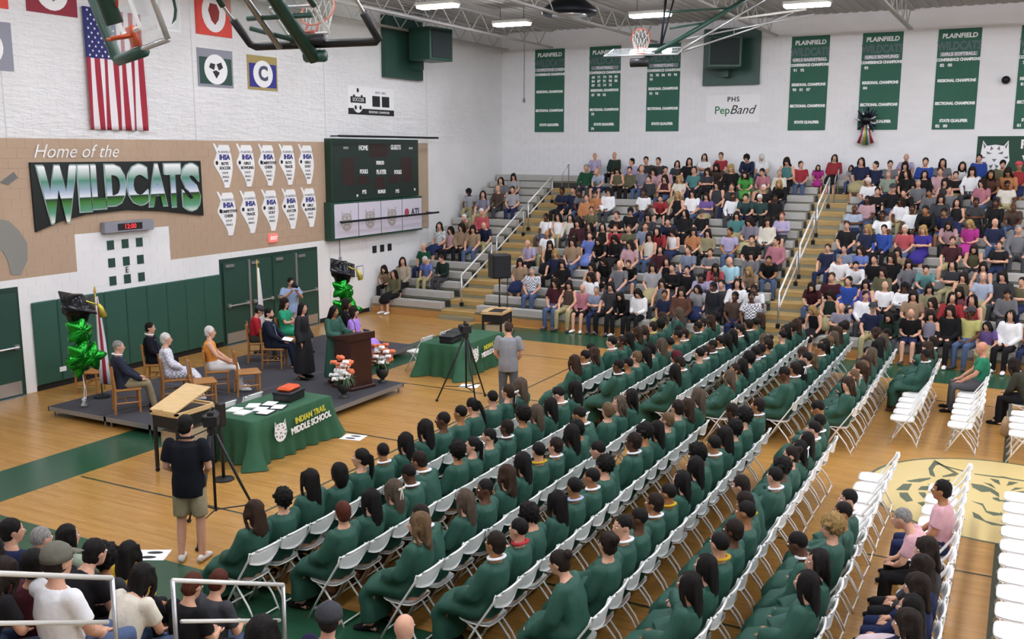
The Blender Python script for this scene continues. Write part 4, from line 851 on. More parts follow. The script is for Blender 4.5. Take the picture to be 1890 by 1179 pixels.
def back_fn(u, v, t):
    z = .81-(.195-.07*(2*abs(v-.5))**2.2)*(1-u); y = (v-.5)*(.452-.03*(1-u)**2); x = -.235-.028*math.cos((v-.5)*math.pi)-.06*(u-.4)*.5; return (x-t, y, z-.012*(2*abs(v-.5))**4)
CH['seat'] = shell(seat_fn, 6, 6, .018).mesh('seat', M_WHITE, True)
bs_ = shell(back_fn, 4, 10, .014); bs_.tube([(-.258+.0-.020*math.cos((v-.5)*math.pi)-.013, (v-.5)*.45, .806-.010*(2*abs(v-.5))**4) for v in [i/10 for i in range(11)]], .0135, 6)
CH['backrest'] = bs_.mesh('backrest', M_WHITE, True)
for s, k in ((1, 'l'), (-1, 'r')):
    CH['front_leg'+k] = tubes([(-.25, s*.215, .80), (-.225, s*.215, .72), (-.02, s*.205, .41), (.22, s*.205, .0)], r=.0125).mesh('leg', M_WHITE, True)
    CH['rear_leg'+k] = tubes([(.13, s*.175, .435), (.0, s*.18, .36), (-.16, s*.185, .17), (-.25, s*.185, .0)], r=.0115).mesh('leg', M_WHITE, True)
CH['bar1'] = tubes([(-.235, -.185, .03), (-.235, .185, .03)], r=.009).mesh('crossbar', M_WHITE); CH['bar2'] = tubes([(.155, -.205, .11), (.155, .205, .11)], r=.009).mesh('crossbar', M_WHITE)
chair0 = thing('folding_chair', 'white folding chair', 'chair', (0, 0, 0), math.pi, 'white folding chairs for the graduates')
for k, n_ in (('seat', 'seat'), ('backrest', 'backrest'), ('front_legl', 'leg'), ('front_legr', 'leg'), ('rear_legl', 'leg'), ('rear_legr', 'leg'), ('bar1', 'crossbar'), ('bar2', 'crossbar')): obj(n_, CH[k], chair0)
_first = [True]
def chair(x, y, rz, label):
    if _first[0]: _first[0] = False; c = chair0; c.location = (x, y, 0); c.rotation_euler = (0, 0, rz); c['label'] = label; return c
    return dup(chair0, (x, y, 0), rz, label)
RX = [-6.92, -6.03, -5.08, -4.17, -3.2, -2.24, -1.32, -.4, .52]
B1 = [(7.47, .48, 'NFLHPSLLSSPSQB'), (7.85, .465, 'RLBSDFPSDFBLSL'), (7.85, .465, 'YDBSNLSDLFSTGL'), (7.84, .465, 'DSFLSSFSDFLTDNB'), (7.85, .465, 'OOSSDSLLFSLFFDD'), (7.9, .465, 'LLSDSDDSFOLLSSS'), (7.95, .465, '.LLSWSS.......')]
B2 = [(15.8, .465, 'NSNSSDLNQDFSNB'), (15.75, .465, 'SSTLFBSSDLSDNF'), (16.05, .465, 'LDXSDSSLLSLDSN'), (16.15, .465, 'BDLFSSDOBSLDNS'), (16.5, .465, 'SDLSYNSLTBNSD'), (16.6, .465, 'NTQYNGSLDBSN'), (17.5, .45, '.....SN.D'), (17.5, .45, '......k..'), (17.4, .46, '....')]
SPEC = {(1, 0, 5): ('white', 0), (1, 0, 12): (0, 'white'), (1, 1, 2): (0, 'cream'), (1, 1, 4): ('white', 0), (1, 1, 6): (0, 'white'), (1, 1, 3): ('white', 0), (1, 2, 1): ('white', 0), (1, 2, 6): ('gold', 0), (1, 1, 12): ('white', 0), (1, 2, 10): ('white', 0), (1, 3, 0): ('white', 0), (1, 3, 1): ('red', 0),
        (1, 3, 4): ('ltblue', 0), (1, 4, 2): ('white', 0), (1, 4, 5): ('gold', 0), (1, 5, 2): ('gold', 0), (1, 5, 5): ('gold', 0), (1, 5, 10): (0, 'white'), (1, 5, 13): ('white', 0), (1, 4, 13): ('white', 0), (2, 0, 1): ('white', 0), (2, 0, 9): ('yellow', 0), (2, 1, 0): ('white', 0), (2, 2, 4): ('white', 0), (2, 2, 5): ('white', 0),
        (2, 3, 4): ('ltblue', 0), (2, 5, 1): (0, 'white'), (2, 4, 2): (0, 'white'), (1, 6, 4): (0, 0)}
def seated_on_chair(x0): return x0+.02   # hips towards the backrest
PSEL = ['g0', 'g0', 'g1', 'g2', 'g3', 'g0', 'g4', 'g7', 'g5', 'g0', 'g2']
for bi, BLK in ((1, B1), (2, B2)):
    for r_, (ys, dy, s) in enumerate(BLK):
        place = 'near block' if bi == 1 else 'far block'
        for k, h in enumerate(s):
            y = ys+dy*k; x0 = RX[r_]-.25; jit = rnd.uniform(-.012, .012)
            where = '%s in %s row, %s' % (ordw(k+1), ordw(r_+1), place)
            chair(x0+jit, y, math.pi+rnd.uniform(-.04, .04), ('white folding chair under a graduate, ' if h not in '.k' else 'empty white folding chair, ')+where)
            if h in '.k': continue
            p = PSEL[(k*5+r_*3+bi*7+(k*k) % 4) % len(PSEL)]
            if r_ == 0 and bi == 1: p = 'g'+'00201200103200'[k]
            if bi == 1 and r_ == 6 and k > 3: p = 'g1'
            c_, b_ = SPEC.get((bi, r_, k), ('white' if h in 'SDRT' and (k*7+r_*3+bi) % 5 < 2 else 0, 0))
            sk = '123'[(k*7+r_*5+bi) % 5 % 3] if h in 'SFDLH' else '1'
            lean = 0
            lab = 'green-gowned graduate, %s%s%s, %s' % (HTXT[h], ', white bow' if b_ else '', ', %s collar' % c_ if c_ and c_ != 'ltblue' else (', blue collar' if c_ else ''), where)
            person(lab, p, (seated_on_chair(x0)+rnd.uniform(-.015, .02), y+rnd.uniform(-.02, .02), .0), math.pi+rnd.uniform(-.08, .08), h, [('gown', 'gown')], sk, rnd.uniform(.95, 1.03), 'black' if k == 0 or (r_ == 0) else None, c_ or None, b_ or None, 'graduates in green gowns')
# eighth and ninth near rows
SP8 = {0: ('n', 'white', 'mint', '1', 's6', 'woman in mint skirt'), 1: ('l', 'black', 'black', '1', 's0', 'woman all in black'), 2: ('n', 'navy', 'dcc9cc', '1', 's6', 'woman in navy top and pale print skirt'), 3: ('n', 'navy', 'navy', '1', 's2', 'woman in navy sweater'),
       4: ('n', 'dkgrey', 'black', '1', 's1', 'woman in charcoal'), 6: ('g', 'pink', 'black', '1', 's5', 'grey-haired person bending forward in pink'), 8: ('s', 'pink', 'navy', '2', 's0', 'person in pink blouse')}
for k in range(14):
    y = 7.9+.46*k if k < 6 else 7.95+.46*k; who = k in SP8
    chair(RX[7]-.25, y, math.pi, ('white folding chair under a guest, ' if who else 'empty white folding chair, ')+'%s in eighth row, near block' % ordw(k+1))
    if who:
        h, t_, b_, sk, p, lb = SP8[k]
        person('%s, %s, in the guest row' % (lb, HTXT[h]), p, (RX[7]-.2, y+(.15 if k == 0 else 0), 0), math.pi, h, [('shirt' if t_ != 'pink' else 'tee', t_), ('skirt' if b_ in ('mint', 'dcc9cc') else 'pants', b_)], sk, .98, 'black')
for k in range(15): chair(RX[8]-.25, 7.6+.462*k, math.pi, 'empty white folding chair, %s in ninth row, near block' % ordw(k+1))
person('bald man in green shirt and grey trousers beyond the empty white chairs', 's6', (RX[7]-.14, 20.3, 0), math.pi+.1, 'k', [('tee', '2f7d5e'), ('pants', '55565a')], 'c98f72', 1.05, 'black')
chair(RX[8]-.25, 19.6, math.pi, 'white folding chair under the stooping woman at the right edge')
person('woman in dark olive jacket stooping on a chair at the right edge', 's5', (RX[8]-.2, 19.6, 0), math.pi-.3, 'n', [('jacket', '3a3a30'), ('pants', '1c1c20')], '1', 1.0, 'black')
t = thing('tote_bag', 'beige tote bag on the floor beside the stooping woman', 'bag', (.0, 18.95, 0)); obj('bag', MB().add(*loft([(0, 0, 0), (0, 0, .03), (0, 0, .2), (0, 0, .3)], [(.14, .07), (.17, .09), (.16, .08), (.15, .05)], n=12)).mesh('bag', mat('bag_beige', 'b59b7a', .8), True), t); obj('handle', MB().tube([(0, -.07, .29), (0, -.05, .42), (0, .05, .42), (0, .07, .29)], .008, 6).mesh('handle', mat('bag_beige', 'b59b7a', .8), True), t)
# ---------------------------------------------------------------- near spectators below the camera
NS_ = [(-8.16, 1, 's', 'navy', '1', 's2', 1), (-7.75, 1, 'g', 'dkgrey', '1', 's0', 1), (-8.1, 0, 'l', 'sage', '1', 's2', 1), (-6.32, 3, 's', 'maroon', '1', 's1', 1), (-6.85, 3, 'n', 'black', '1', 's0', 1), (-6.05, 3, 'C', 'white', '1', 's0', 1.06), (-7.24, 0, 'l', 'gold', '2', 's0', 1),
       (-6.45, 1, 'n', 'black', '1', 's0', .93), (-6.9, 1, 'F', 'dkgrey', '2', 's1', 1), (-6.15, 2, 'l', 'cream', '1', 's5', .93), (-5.98, 1, 'r', 'black', '1', 's3', .92), (-6.23, 0, 'r', 'dkgrey', '1', 's3', .92), (-6.75, 2, 's', 'black', '1', 's5', 1), (-6.3, 4, 'n', 'black', '1', 's5', .9), (-4.1, 3, 'l', 'black', '1', 's0', 1), (-4.44, 1, 'c', '2b2547', '1', 's1', 1), (-4.12, 0, 'k', 'ltblue', '1', 's0', 1)]
for i, (x, j, h, t_, sk, p, sc) in enumerate(NS_):
    nm = dict(C='dark cap').get(h, HTXT[h])
    person('near spectator in %s top with %s, %s bench row by the handrail' % ({'gold': 'mustard', '2b2547': 'dark purple', 'ltblue': 'blue checked'}.get(t_, CN.get(t_, t_)), nm, ordw(j+1)), p, (x, 6.2-BD*j-.2, .01+BR*j), math.pi/2, 'c' if h == 'C' else h, [('tee', t_, 1) if t_ == 'ltblue' else ('tee', t_), ('pants', 'denim' if i % 2 else 'black')], sk, sc, 'dkgrey', hcol='6b6a5e' if h == 'C' else None)
# ---------------------------------------------------------------- audience on the far bleachers
AUD = "0,-17.12,l,olive,1,-0.03;0,-11.61,n,maroon,1,0.11;0,-11.19,n,brown,1,0.06;0,-10.77,k,rose,1,-0.06;0,-10.35,g,greyblue,1,-0.11;0,-9.93,n,dkgrey,1,0.12;0,-9.50,n,black,1,-0.07;0,-9.08,n,white,1,-0.03;0,-8.38,s,navy,2,-0.07;0,-7.91,n,rust,1,0.15;0,-6.48,s,brown,3,0.07;0,-6.05,s,grey,3,0.13;0,-4.42,y,black,1,-0.15;0,-3.83,k,greylav,1,-0.07;0,-3.09,c,navy,1,0.01;0,-2.65,n,dkgreen,1,-0.09;0,-2.22,k,black,1,-0.05;0,-1.80,n,greylav,1,-0.12;0,-1.38,n,black,1,0.14;0,-0.95,c,yellow,3,0.10;0,-0.53,l,purple,1,-0.38;0,-0.11,l,white,1,0.10;0,0.32,n,pink,2,-0.08;1,-17.70,n,tan,1,-0.14;1,-17.16,l,beige,1,0.13;1,-12.62,g,greyb,1,0.07;1,-10.77,n,white,2,-0.02;1,-8.64,n,grey,1,-0.08;1,-7.59,l,greylt,1,-0.14;1,-7.00,s,dkgrey,1,0.03;1,-6.58,l,white,1,0.11;1,-6.05,s,white,3,0.15;1,-4.16,n,dkgreen,1,-0.04;1,-3.35,s,white,1,-0.04;1,-2.25,n,tan,1,0.10;1,-1.82,n,brown,1,-0.12;1,-1.39,l,red,1,0.13;1,-0.95,l,red,1,0.08;2,-16.54,w,blue,1,-0.15;2,-15.99,b,dkgreen,1,-0.07;2,-13.30,n,tan,1,-0.06;2,-11.90,n,black,1,-0.02;2,-10.96,n,brown,1,-0.04;2,-10.11,k,grey,1,0.11;2,-9.11,n,greylt,1,0.10;2,-8.55,s,black,1,0.12;2,-8.12,s,black,1,0.05;2,-7.70,s,lilac,3,-0.07;2,-7.27,s,lilac,3,-0.11;2,-4.70,n,maroon,1,-0.13;2,-4.28,b,maroon,1,0.12;2,-3.86,s,royal,1,0.01;2,-3.44,n,purple,1,-0.07;2,-2.98,k,white,1,-0.09;2,-2.52,f,white,3,-0.11;2,-1.95,n,khaki,1,-0.10;2,-1.20,n,rose,1,0.06;2,-0.23,s,grey,2,-0.07;3,-17.08,k,green,1,-0.08;3,-12.38,y,navy,1,-0.03;3,-10.73,n,black,1,-0.15;3,-9.95,b,black,1,-0.14;3,-8.89,l,black,1,-0.12;3,-7.46,n,coral,2,-0.08;3,-7.04,k,cyan,1,0.15;3,-6.41,y,tan,1,-0.13;3,-3.12,n,olive,1,-0.02;3,-1.23,n,olive,1,-0.04;3,-0.80,k,ltblue,1,-0.01;3,-0.37,n,dkgrey,1,0.09;3,0.05,s,olive,1,-0.11;4,-13.50,k,lilac,1,-0.05;4,-12.83,n,black,1,-0.08;4,-12.07,n,tan,1,0.15;4,-10.22,n,pink,1,0.13;4,-9.29,l,maroon,1,-0.06;4,-8.45,b,greyblue,1,-0.02;4,-7.80,b,grey,1,-0.08;4,-6.64,n,grey,1,-0.11;4,-6.13,s,black,2,-0.09;4,-4.27,g,white,1,-0.01;4,-3.84,s,white,1,-0.13;4,-3.41,s,black,1,-0.00;4,-2.99,n,black,1,0.14;4,-2.57,n,grey,1,-0.11;4,-2.15,s,aqua,1,-0.14;4,-1.53,l,dkgrey,1,-0.07;4,-0.83,n,grey,1,-0.06;5,-17.14,l,sage,1,0.14;5,-16.71,n,pink,1,-0.07;5,-16.29,n,tan,1,0.14;5,-15.86,n,tan,1,0.03;5,-13.19,k,white,2,-0.04;5,-12.26,n,brown,1,-0.10;5,-11.74,b,blue,1,-0.03;5,-11.29,n,black,1,-0.10;5,-10.86,n,black,1,-0.08;5,-9.82,n,cream,1,0.07;5,-6.78,s,black,1,0.14;5,-6.09,s,rose,1,0.14;5,-4.70,b,navy,1,-0.09;5,-4.27,s,greyblue,1,-0.09;5,-3.85,n,blue,1,-0.10;5,-2.91,n,tan,1,-0.11;6,-15.63,k,navy,1,-0.14;6,-12.39,n,maroon,1,0.13;6,-11.97,l,black,1,-0.05;6,-11.54,l,black,1,-0.03;6,-11.12,r,red,1,-0.08;6,-10.68,b,olive,1,-0.07;6,-10.15,b,greyblue,1,0.09;6,-9.68,l,red,1,0.05;6,-9.24,n,white,1,-0.10;6,-8.65,n,orange,1,-0.07;6,-8.21,n,khaki,1,-0.10;6,-7.56,s,lilac,2,-0.01;6,-1.64,b,maroon,1,-0.01;6,-1.10,n,olive,1,-0.13;6,-0.54,b,black,1,-0.11;7,-16.62,w,tan,1,-0.14;7,-16.15,w,coral,1,0.03;7,-13.76,s,white,3,-0.10;7,-13.30,l,white,1,-0.08;7,-12.88,l,cream,1,-0.10;7,-12.45,n,black,1,-0.13;7,-11.30,b,black,1,0.13;7,-10.28,n,dkgrey,1,0.13;7,-9.60,s,navy,1,0.08;7,-7.09,n,greylav,1,0.13;7,-6.62,n,cream,1,0.08;7,-4.40,b,black,1,0.03;7,-3.84,y,navy,1,-0.07;7,-3.42,s,royal,1,-0.06;7,-2.88,w,coral,1,-0.03;7,-2.42,y,indigo,1,-0.02;7,-0.13,g,grey,1,0.13;8,-12.39,b,olive,1,-0.10;8,-11.05,f,black,1,-0.11;8,-9.26,l,black,1,-0.11;8,-8.74,c,black,1,-0.09;8,-7.66,n,teal,1,-0.12;8,-6.32,r,lilac,1,-0.08;8,-3.55,s,white,3,0.11;8,-1.80,n,pink,1,-0.08;8,-1.27,y,magenta,1,-0.12;8,-0.70,k,navy,1,-0.07;9,-16.70,l,greylav,1,0.13;9,-12.80,b,orange,1,0.09;9,-4.39,k,ltblue,3,-0.09;9,-2.84,s,white,3,-0.00;9,-2.41,s,black,2,0.13;9,-1.98,s,navy,2,-0.08;10,-17.52,f,silver,3,-0.13;10,-16.42,k,brown,1,0.03;10,-15.83,s,greylt,1,-0.01;10,-13.95,s,navy,3,0.01;10,-13.53,s,navy,1,0.04;10,-13.11,s,grey,3,0.06;10,-12.69,b,orange,1,-0.11;10,-12.27,f,white,1,0.02;10,-11.02,s,white,3,0.00;10,-10.41,s,red,1,-0.13;10,-9.88,y,black,1,-0.08;10,-9.39,n,white,1,0.04;10,-8.94,n,purple,1,-0.10;10,-8.09,s,white,3,-0.07;10,-7.66,s,dkteal,1,0.04;10,-7.24,w,dkteal,1,-0.09;10,-6.80,s,black,3,-0.11;10,-4.13,s,pink,3,-0.08;10,-3.20,n,white,3,-0.12;10,-2.16,n,dkgrey,1,0.07;10,-1.73,l,black,1,-0.11;10,-1.25,s,dkgrey,3,-0.07;10,-0.76,s,black,3,-0.09;10,-0.27,k,brown,3,-0.10;11,-16.58,l,grey,1,0.06;11,-8.76,n,dkgrey,1,0.08;11,-8.29,b,dkgrey,1,-0.02;11,-7.29,w,black,1,-0.07;11,-3.93,s,black,1,-0.10;11,-3.51,c,black,1,0.06;11,-3.08,s,black,1,0.01;11,-2.48,s,grey,2,-0.07;11,-2.00,s,grey,1,0.04;12,-16.36,n,greylt,1,-0.11;12,-11.25,s,dkgrey,1,-0.12;12,-10.69,n,maroon,1,-0.06;12,-10.19,y,cream,1,-0.09;12,-6.84,y,black,1,-0.09;12,-4.25,w,white,1,-0.03;12,-2.88,g,grey,1,-0.10;12,-2.15,n,dkgrey,1,-0.02;12,-1.18,n,rose,1,-0.04;12,-0.53,s,cream,3,-0.09;13,-13.77,g,green,1,0.04;13,-13.18,k,ltblue,1,-0.03;13,-12.58,n,olive,1,-0.03;13,-12.14,s,olive,1,-0.06;13,-11.71,k,greylav,1,0.02;13,-11.28,n,pink,1,-0.11;13,-10.86,s,pink,1,-0.03;13,-9.88,k,teal,1,-0.07;13,-9.41,n,dkgrey,1,-0.08;13,-8.63,y,black,1,0.11;13,-8.10,n,lime,1,-0.05;13,-7.56,s,rose,1,-0.04;13,-7.06,g,cream,1,-0.11;13,-3.79,g,sage,1,-0.10;13,-3.26,l,black,1,-0.06;13,-2.77,l,black,1,-0.08;13,-2.35,b,pink,1,0.06;13,-1.92,s,black,1,-0.11;13,-1.49,n,white,1,0.10;13,-0.96,l,rust,2,0.11;13,-0.53,n,orange,2,0.11;14,-12.29,s,lilac,1,0.00;14,-11.76,s,dkgrey,1,0.09;14,-11.32,s,dkgrey,1,0.05;14,-10.63,l,dkgrey,1,-0.10;14,-10.21,l,black,1,0.04;14,-9.17,n,brown,1,-0.10;14,-6.94,n,teal,1,0.12;14,-6.51,b,red,1,-0.08;14,-4.67,l,navy,1,0.10;14,-4.25,s,navy,1,-0.06;14,-3.82,s,grey,1,-0.02;14,-3.39,n,black,1,-0.07;14,-2.82,s,royal,1,0.11;14,-2.34,l,grey,1,0.08;14,-1.79,l,white,1,0.08;14,-0.71,s,olive,1,0.06;14,-0.28,t,red,2,-0.04;15,-13.91,k,lilac,1,-0.09;15,-13.15,k,dkgreen,1,-0.04;15,-9.85,l,white,1,-0.11;15,-9.29,b,red,1,-0.04;15,-8.32,f,navy,1,-0.02;15,-7.89,h,white,1,-0.09;15,-6.05,l,magenta,1,-0.25;15,-5.57,l,red,1,-0.12;15,-4.95,l,greylt,1,-0.15;15,-3.43,k,lilac,1,-0.07;15,-1.38,s,royal,1,-0.09"
rowsA = [a.split(',') for a in AUD.split(';')]
SECN = ('far left section', 'far main section', 'far right section')
def sec(x): return 0 if x < -15 else (1 if x < -5.6 else 2)
cnt = {}
CROWD = []
def mute(c):
    h = CC[c]; v = [int(h[i:i+2], 16)/255 for i in (0, 2, 4)]; g = sum(v)/3; return ''.join('%02x' % int(255*max(0, min(1, (g+(x-g)*.88)*(.86 if g < .8 else .95)))) for x in v)
AP = ['s0', 's6', 's4', 's5', 's1', 's2', 's0', 's6', 's3']
for i, (j, x, h, t_, sk, dz) in enumerate(rowsA):
    j = int(j); x = float(x); dz = float(dz); s_ = sec(x); cnt[(j, s_)] = cnt.get((j, s_), 0)+1; k = cnt[(j, s_)]
    tn = t_; t_ = mute(t_); p = AP[(i*5+j) % len(AP)]
    if dz < -.12: p = 's5' if i % 2 else 's8'
    girl = h in 'nlyth'
    bot = ('skirt' if (girl and i % 4 == 0) else ('shorts' if i % 5 == 1 and not girl else 'pants')); bc = ['black', 'denim', 'khaki', 'dkgrey', 'navy', 'black'][i % 6]
    tk = 'tank' if girl and i % 5 == 2 else ('shirt' if i % 3 == 0 else 'tee')
    if tn in ('lime', 'blue', 'indigo', 'magenta') and (girl or h == 'b'): tk, bot, bc = 'tee', 'skirt', t_
    if j == 0 and tn == 'white': tk, bot, bc = 'jacket', 'pants', 'black'
    if h == 'k' and tn == 'rose': bot, bc = 'shorts', 'black'
    sc = 1.0+max(-.13, min(.06, dz*.5))
    if tn == 'magenta' and j == 15 or (tn == 'greylt' and j == 15): sc = .74
    loc = (x, seat_y(j)+.2, .01+BR*j); rz = -math.pi/2+rnd.uniform(-.25, .25)+(-.12 if x > -6 else .0)
    if j <= 4 or (s_ == 0 and j <= 6):
        person('spectator in %s top, %s, %s on %s bench, %s' % (CN.get(tn, tn), HTXT[h], ordw(k), ordw(j+1), SECN[s_]), p, loc, rz, h, [(tk, t_, 1) if tn in ('sage', 'greyb') or (tn == 'grey' and sk == '3') else (tk, t_), (bot, bc)], sk, sc, 'dkgrey' if i % 3 else 'white', group='audience on the far bleachers', faces=1400)
    else: CROWD.append((loc, rz, sc, p, h, t_, sk, tk, bot, bc))
# everyone past the three hundred nearest: one crowd
def crowd():
    V = []; F = []; C = []; MI = []; base = 0
    cache = {}
    def grab(me):
        if me.name not in cache:
            k = len(me.vertices); co = np.empty(k*3); me.vertices.foreach_get('co', co)
            cache[me.name] = (co.reshape(-1, 3), [tuple(p.vertices) for p in me.polygons], [p.material_index for p in me.polygons])
        return cache[me.name]
    for loc, rz, sc, p, h, t_, sk, tk, bot, bc in CROWD:
        J = POSES[p]; parts = [(body_of(p, 1400), SKIN[sk], None)]
        if h != 'k':
            k = HMAP[h]; parts.append((HAIR[k], HC.get(HCOL[h], HCOL[h]), True))
        parts += [(garm(p, tk, 700), t_, None), (garm(p, bot, 700), bc, None)]
        Mr = rotZ(rz)
        for me, c, hh in parts:
            co, fs, mi = grab(me)
            if hh: co = co @ J['hr'].T+J['hea']
            w = (co*sc) @ Mr.T+np.array(loc); V.append(w); F += [tuple(i+base for i in f) for f in fs]; base += len(w)
            cc = srgb(CC.get(c, HC.get(c, c))); alt = {1: srgb('e8e4dc'), 2: srgb('1c130e'), 3: srgb('9a5a50')}
            for f, m_ in zip(fs, mi):
                q = alt.get(m_, cc) if m_ else cc
                C += list(q)*len(f)
    me = bpy.data.meshes.new('crowd'); V = np.vstack(V); me.from_pydata(V.tolist(), [], F); me.materials.append(mat('crowd_cloth', None, .8, noise=.08, nscale=9, attr='Col', spec=.25))
    at = me.color_attributes.new('Col', 'FLOAT_COLOR', 'CORNER'); at.data.foreach_set('color', np.array(C, dtype=np.float32))
    me.polygons.foreach_set('use_smooth', [True]*len(me.polygons)); me.update()
    o = obj('audience_crowd', me); o['kind'] = 'stuff'; tag(o, 'seated crowd filling the upper benches of the far bleachers', 'crowd')
crowd()
# usher and two people by the far aisle foot
POSES['stand'] = pose('stand', 'clasp', lean=.06, nod=.2)
person('usher in dark suit and white shirt standing before the far bleachers', 'stand', (-6.75, 23.75, 0), -math.pi/2-.5, 's', [('jacket', '24262c'), ('pants', '1c1d20')], '3', 1.0, 'black', 'white')
# ---------------------------------------------------------------- folded-up basketball hoops
M_GLASS = mat('board_glass', 'dfe8e6', .05, alpha=.22, spec=.6); M_ORANGE = mat('rim_orange', 'c8562e', .4); M_NET = mat('net_white', 'e8e8e6', .8)
def hoop(label, C, U, Vv, pads, struts, rim_out=1, pad_m=M_GREEN, frame_m=M_STEEL, padl=.45, padp=None, fold=False):
    """C centre of lower board edge, U along the width, V up the board; N = U x V is the playing side"""
    C = np.array(C, float); U = np.array(U, float); U /= np.linalg.norm(U); Vv = np.array(Vv, float); Vv -= U*(U @ Vv); Vv /= np.linalg.norm(Vv); N = np.cross(U, Vv)*rim_out
    t = thing('basketball_hoop', label, 'hoop', tuple(C)); L = lambda u, v, n: tuple(U*u+Vv*v+N*n)
    W2, Hh = .915, 1.07
    g = MB(); g.prism(lambda u, v, d: L(u, v, d), [(-W2, 0), (W2, 0), (W2, Hh), (-W2, Hh)], -.006, .006); obj('glass', g.mesh('glass', M_GLASS), t)
    fr = MB()
    for a, b in (((-W2, 0), (W2, 0)), ((W2, 0), (W2, Hh)), ((W2, Hh), (-W2, Hh)), ((-W2, Hh), (-W2, 0))): fr.tube([L(*a, 0), L(*b, 0)], .022, 6)
    obj('frame', fr.mesh('frame', frame_m, True), t)
    sq = MB()
    for a, b in (((-.3, .15), (.3, .15)), ((.3, .15), (.3, .6)), ((.3, .6), (-.3, .6)), ((-.3, .6), (-.3, .15))): sq.tube([L(*a, .008), L(*b, .008)], .02, 4)
    obj('target_square', sq.mesh('target_square', M_WHITEW), t)
    if pads:
        pd = MB(); pd.tube([L(*p, 0) for p in (padp or [(-W2, padl), (-W2, .02), (-W2+.05, -.02), (W2-.05, -.02), (W2, .02), (W2, padl)])], .05, 8); obj('edge_pad', pd.mesh('edge_pad', pad_m, True), t)
    rc = .15+.23; rm = MB(); rm.tube([L(.23*math.cos(a), .15 if not fold else .58+.23*math.sin(a), .38+.23*math.sin(a) if not fold else .06) for a in [2*math.pi*k/20 for k in range(21)]], .012, 6, cap=False)
    rm.prism(lambda u, v, d: L(u, v, d), [(-.1, .03), (.1, .03), (.1, .19), (-.1, .19)], .0, .03); rm.tube([L(-.08, .12, .02), L(-.08, .14, .2)], .014, 6); rm.tube([L(.08, .12, .02), L(.08, .14, .2)], .014, 6)
    obj('rim', rm.mesh('rim', M_ORANGE, True), t)
    nt_ = MB()
    for k in range(0 if fold else 12):
        for dr in (1, -1):
            P = []
            for q in range(5):
                a = 2*math.pi*(k+dr*q*.5)/12; r_ = .225-.03*q; w = np.array(L(r_*math.cos(a), .15, .38+r_*math.sin(a)))+np.array((0, 0, -.10*q)); P.append(tuple(w))
            nt_.tube(P, .005, 4)
    if not fold: obj('net', nt_.mesh('net', M_NET), t)
    for nm, pts, r_, m in struts: obj(nm, MB().tube([tuple(np.array(p)-C) for p in pts], r_, 8).mesh(nm, m, True), t)
    return t
def vv(U, ph): c, s = math.cos(R(ph)), math.sin(R(ph)); return (-U[1]*s, U[0]*s, c)
UA = (.87, -.49, 0); VA = vv(UA, -18); ca = (-6.475, 5.795, 5.79)
hoop('folded basketball hoop at the upper left in front of the flag', ca, UA, VA, True, [('mast', [tuple(np.array(ca)+np.array(VA)*.2+np.array((-.06, -.1, 0))), tuple(np.array(ca)+np.array(VA)*3.4+np.array((-.06, -.1, 0)))], .07, M_GREEN)], 1, M_GREEN, M_STEEL, .95, [(-.915, 1.07), (-.915, .02), (-.87, -.02), (.1, -.02)], True)
UB = (.993, .117, 0); VB = vv(UB, -53); cb = (-7.96, 9.835, 6.29); nb = np.array((0, -.6, -.8)); Pb = lambda u, v, n: tuple(np.array(cb)+np.array(UB)*u+np.array(VB)*v+nb*n)
hoop('large folded basketball hoop with dark green mast at the top', cb, UB, VB, True, [('mast', [Pb(0, -.12, .14), Pb(0, 4.4, .14)], .085, M_GREEN), ('mast_end', [Pb(-.14, -.12, .1), Pb(.14, -.12, .1)], .075, M_GREEN), ('clamp', [Pb(-.22, .12, .06), Pb(.22, .12, .06)], .06, M_BLACK),
    ('brace', [Pb(-.42, .05, .1), Pb(-.42, 4.2, .12)], .04, M_STEEL), ('brace', [Pb(-.85, .75, .06), Pb(-.42, 3.6, .12)], .04, M_GREEN), ('brace', [Pb(.42, .7, .1), Pb(.2, 4.2, .12)], .035, M_GREEN), ('cross_bar', [Pb(-.8, .95, .08), Pb(.8, .95, .08)], .035, M_GREEN), ('cross_bar', [Pb(-.6, .55, .09), Pb(.3, .55, .09)], .03, M_GREEN), ('arm', [Pb(0, .1, .1), Pb(-.7, .35, .05)], .03, M_GREEN)], -1, M_BLACK)
UC = (.987, .15, 0); VC = vv(UC, 76); cc = (-8.745, 23.355, 7.3)
hoop('distant folded basketball hoop with truss before the green banners', cc, UC, VC, False, [('mast', [(-8.7, 23.5, 7.22), (-7.6, 24.4, 8.0), (-6.0, 25.6, 9.2)], .06, M_GREEN), ('brace', [(-7.95, 24.1, 7.45), (-5.9, 25.4, 8.9)], .03, M_STEEL), ('brace', [(-7.95, 24.2, 7.42), (-6.4, 25.6, 8.1), (-5.6, 25.7, 8.4)], .025, M_STEEL), ('rod', [(-8.6, 24.4, 7.5), (-8.5, 24.6, 9.3)], .03, M_DKMETAL), ('rod', [(-8.45, 24.0, 7.5), (-8.2, 24.6, 9.3)], .025, M_DKMETAL),
    ('link', [(-8.4, 24.2, 8.4), (-7.0, 24.9, 8.5)], .025, M_GREEN), ('link', [(-8.3, 24.2, 8.0), (-7.4, 24.6, 8.15)], .025, M_GREEN), ('ceiling_beam', [(-9.9, 25.0, 9.05), (-5.6, 25.2, 9.05)], .045, M_DKMETAL), ('hub', [(-8.95, 23.25, 7.12), (-8.5, 23.3, 7.12)], .11, M_BLACK), ('frame_bar', [(-6.9, 25.1, 8.25), (-5.2, 25.4, 8.42)], .03, M_WMETAL), ('frame_bar', [(-7.9, 24.4, 7.75), (-5.0, 25.4, 8.3)], .02, M_STEEL)], 1, M_DKMETAL, M_STEEL)

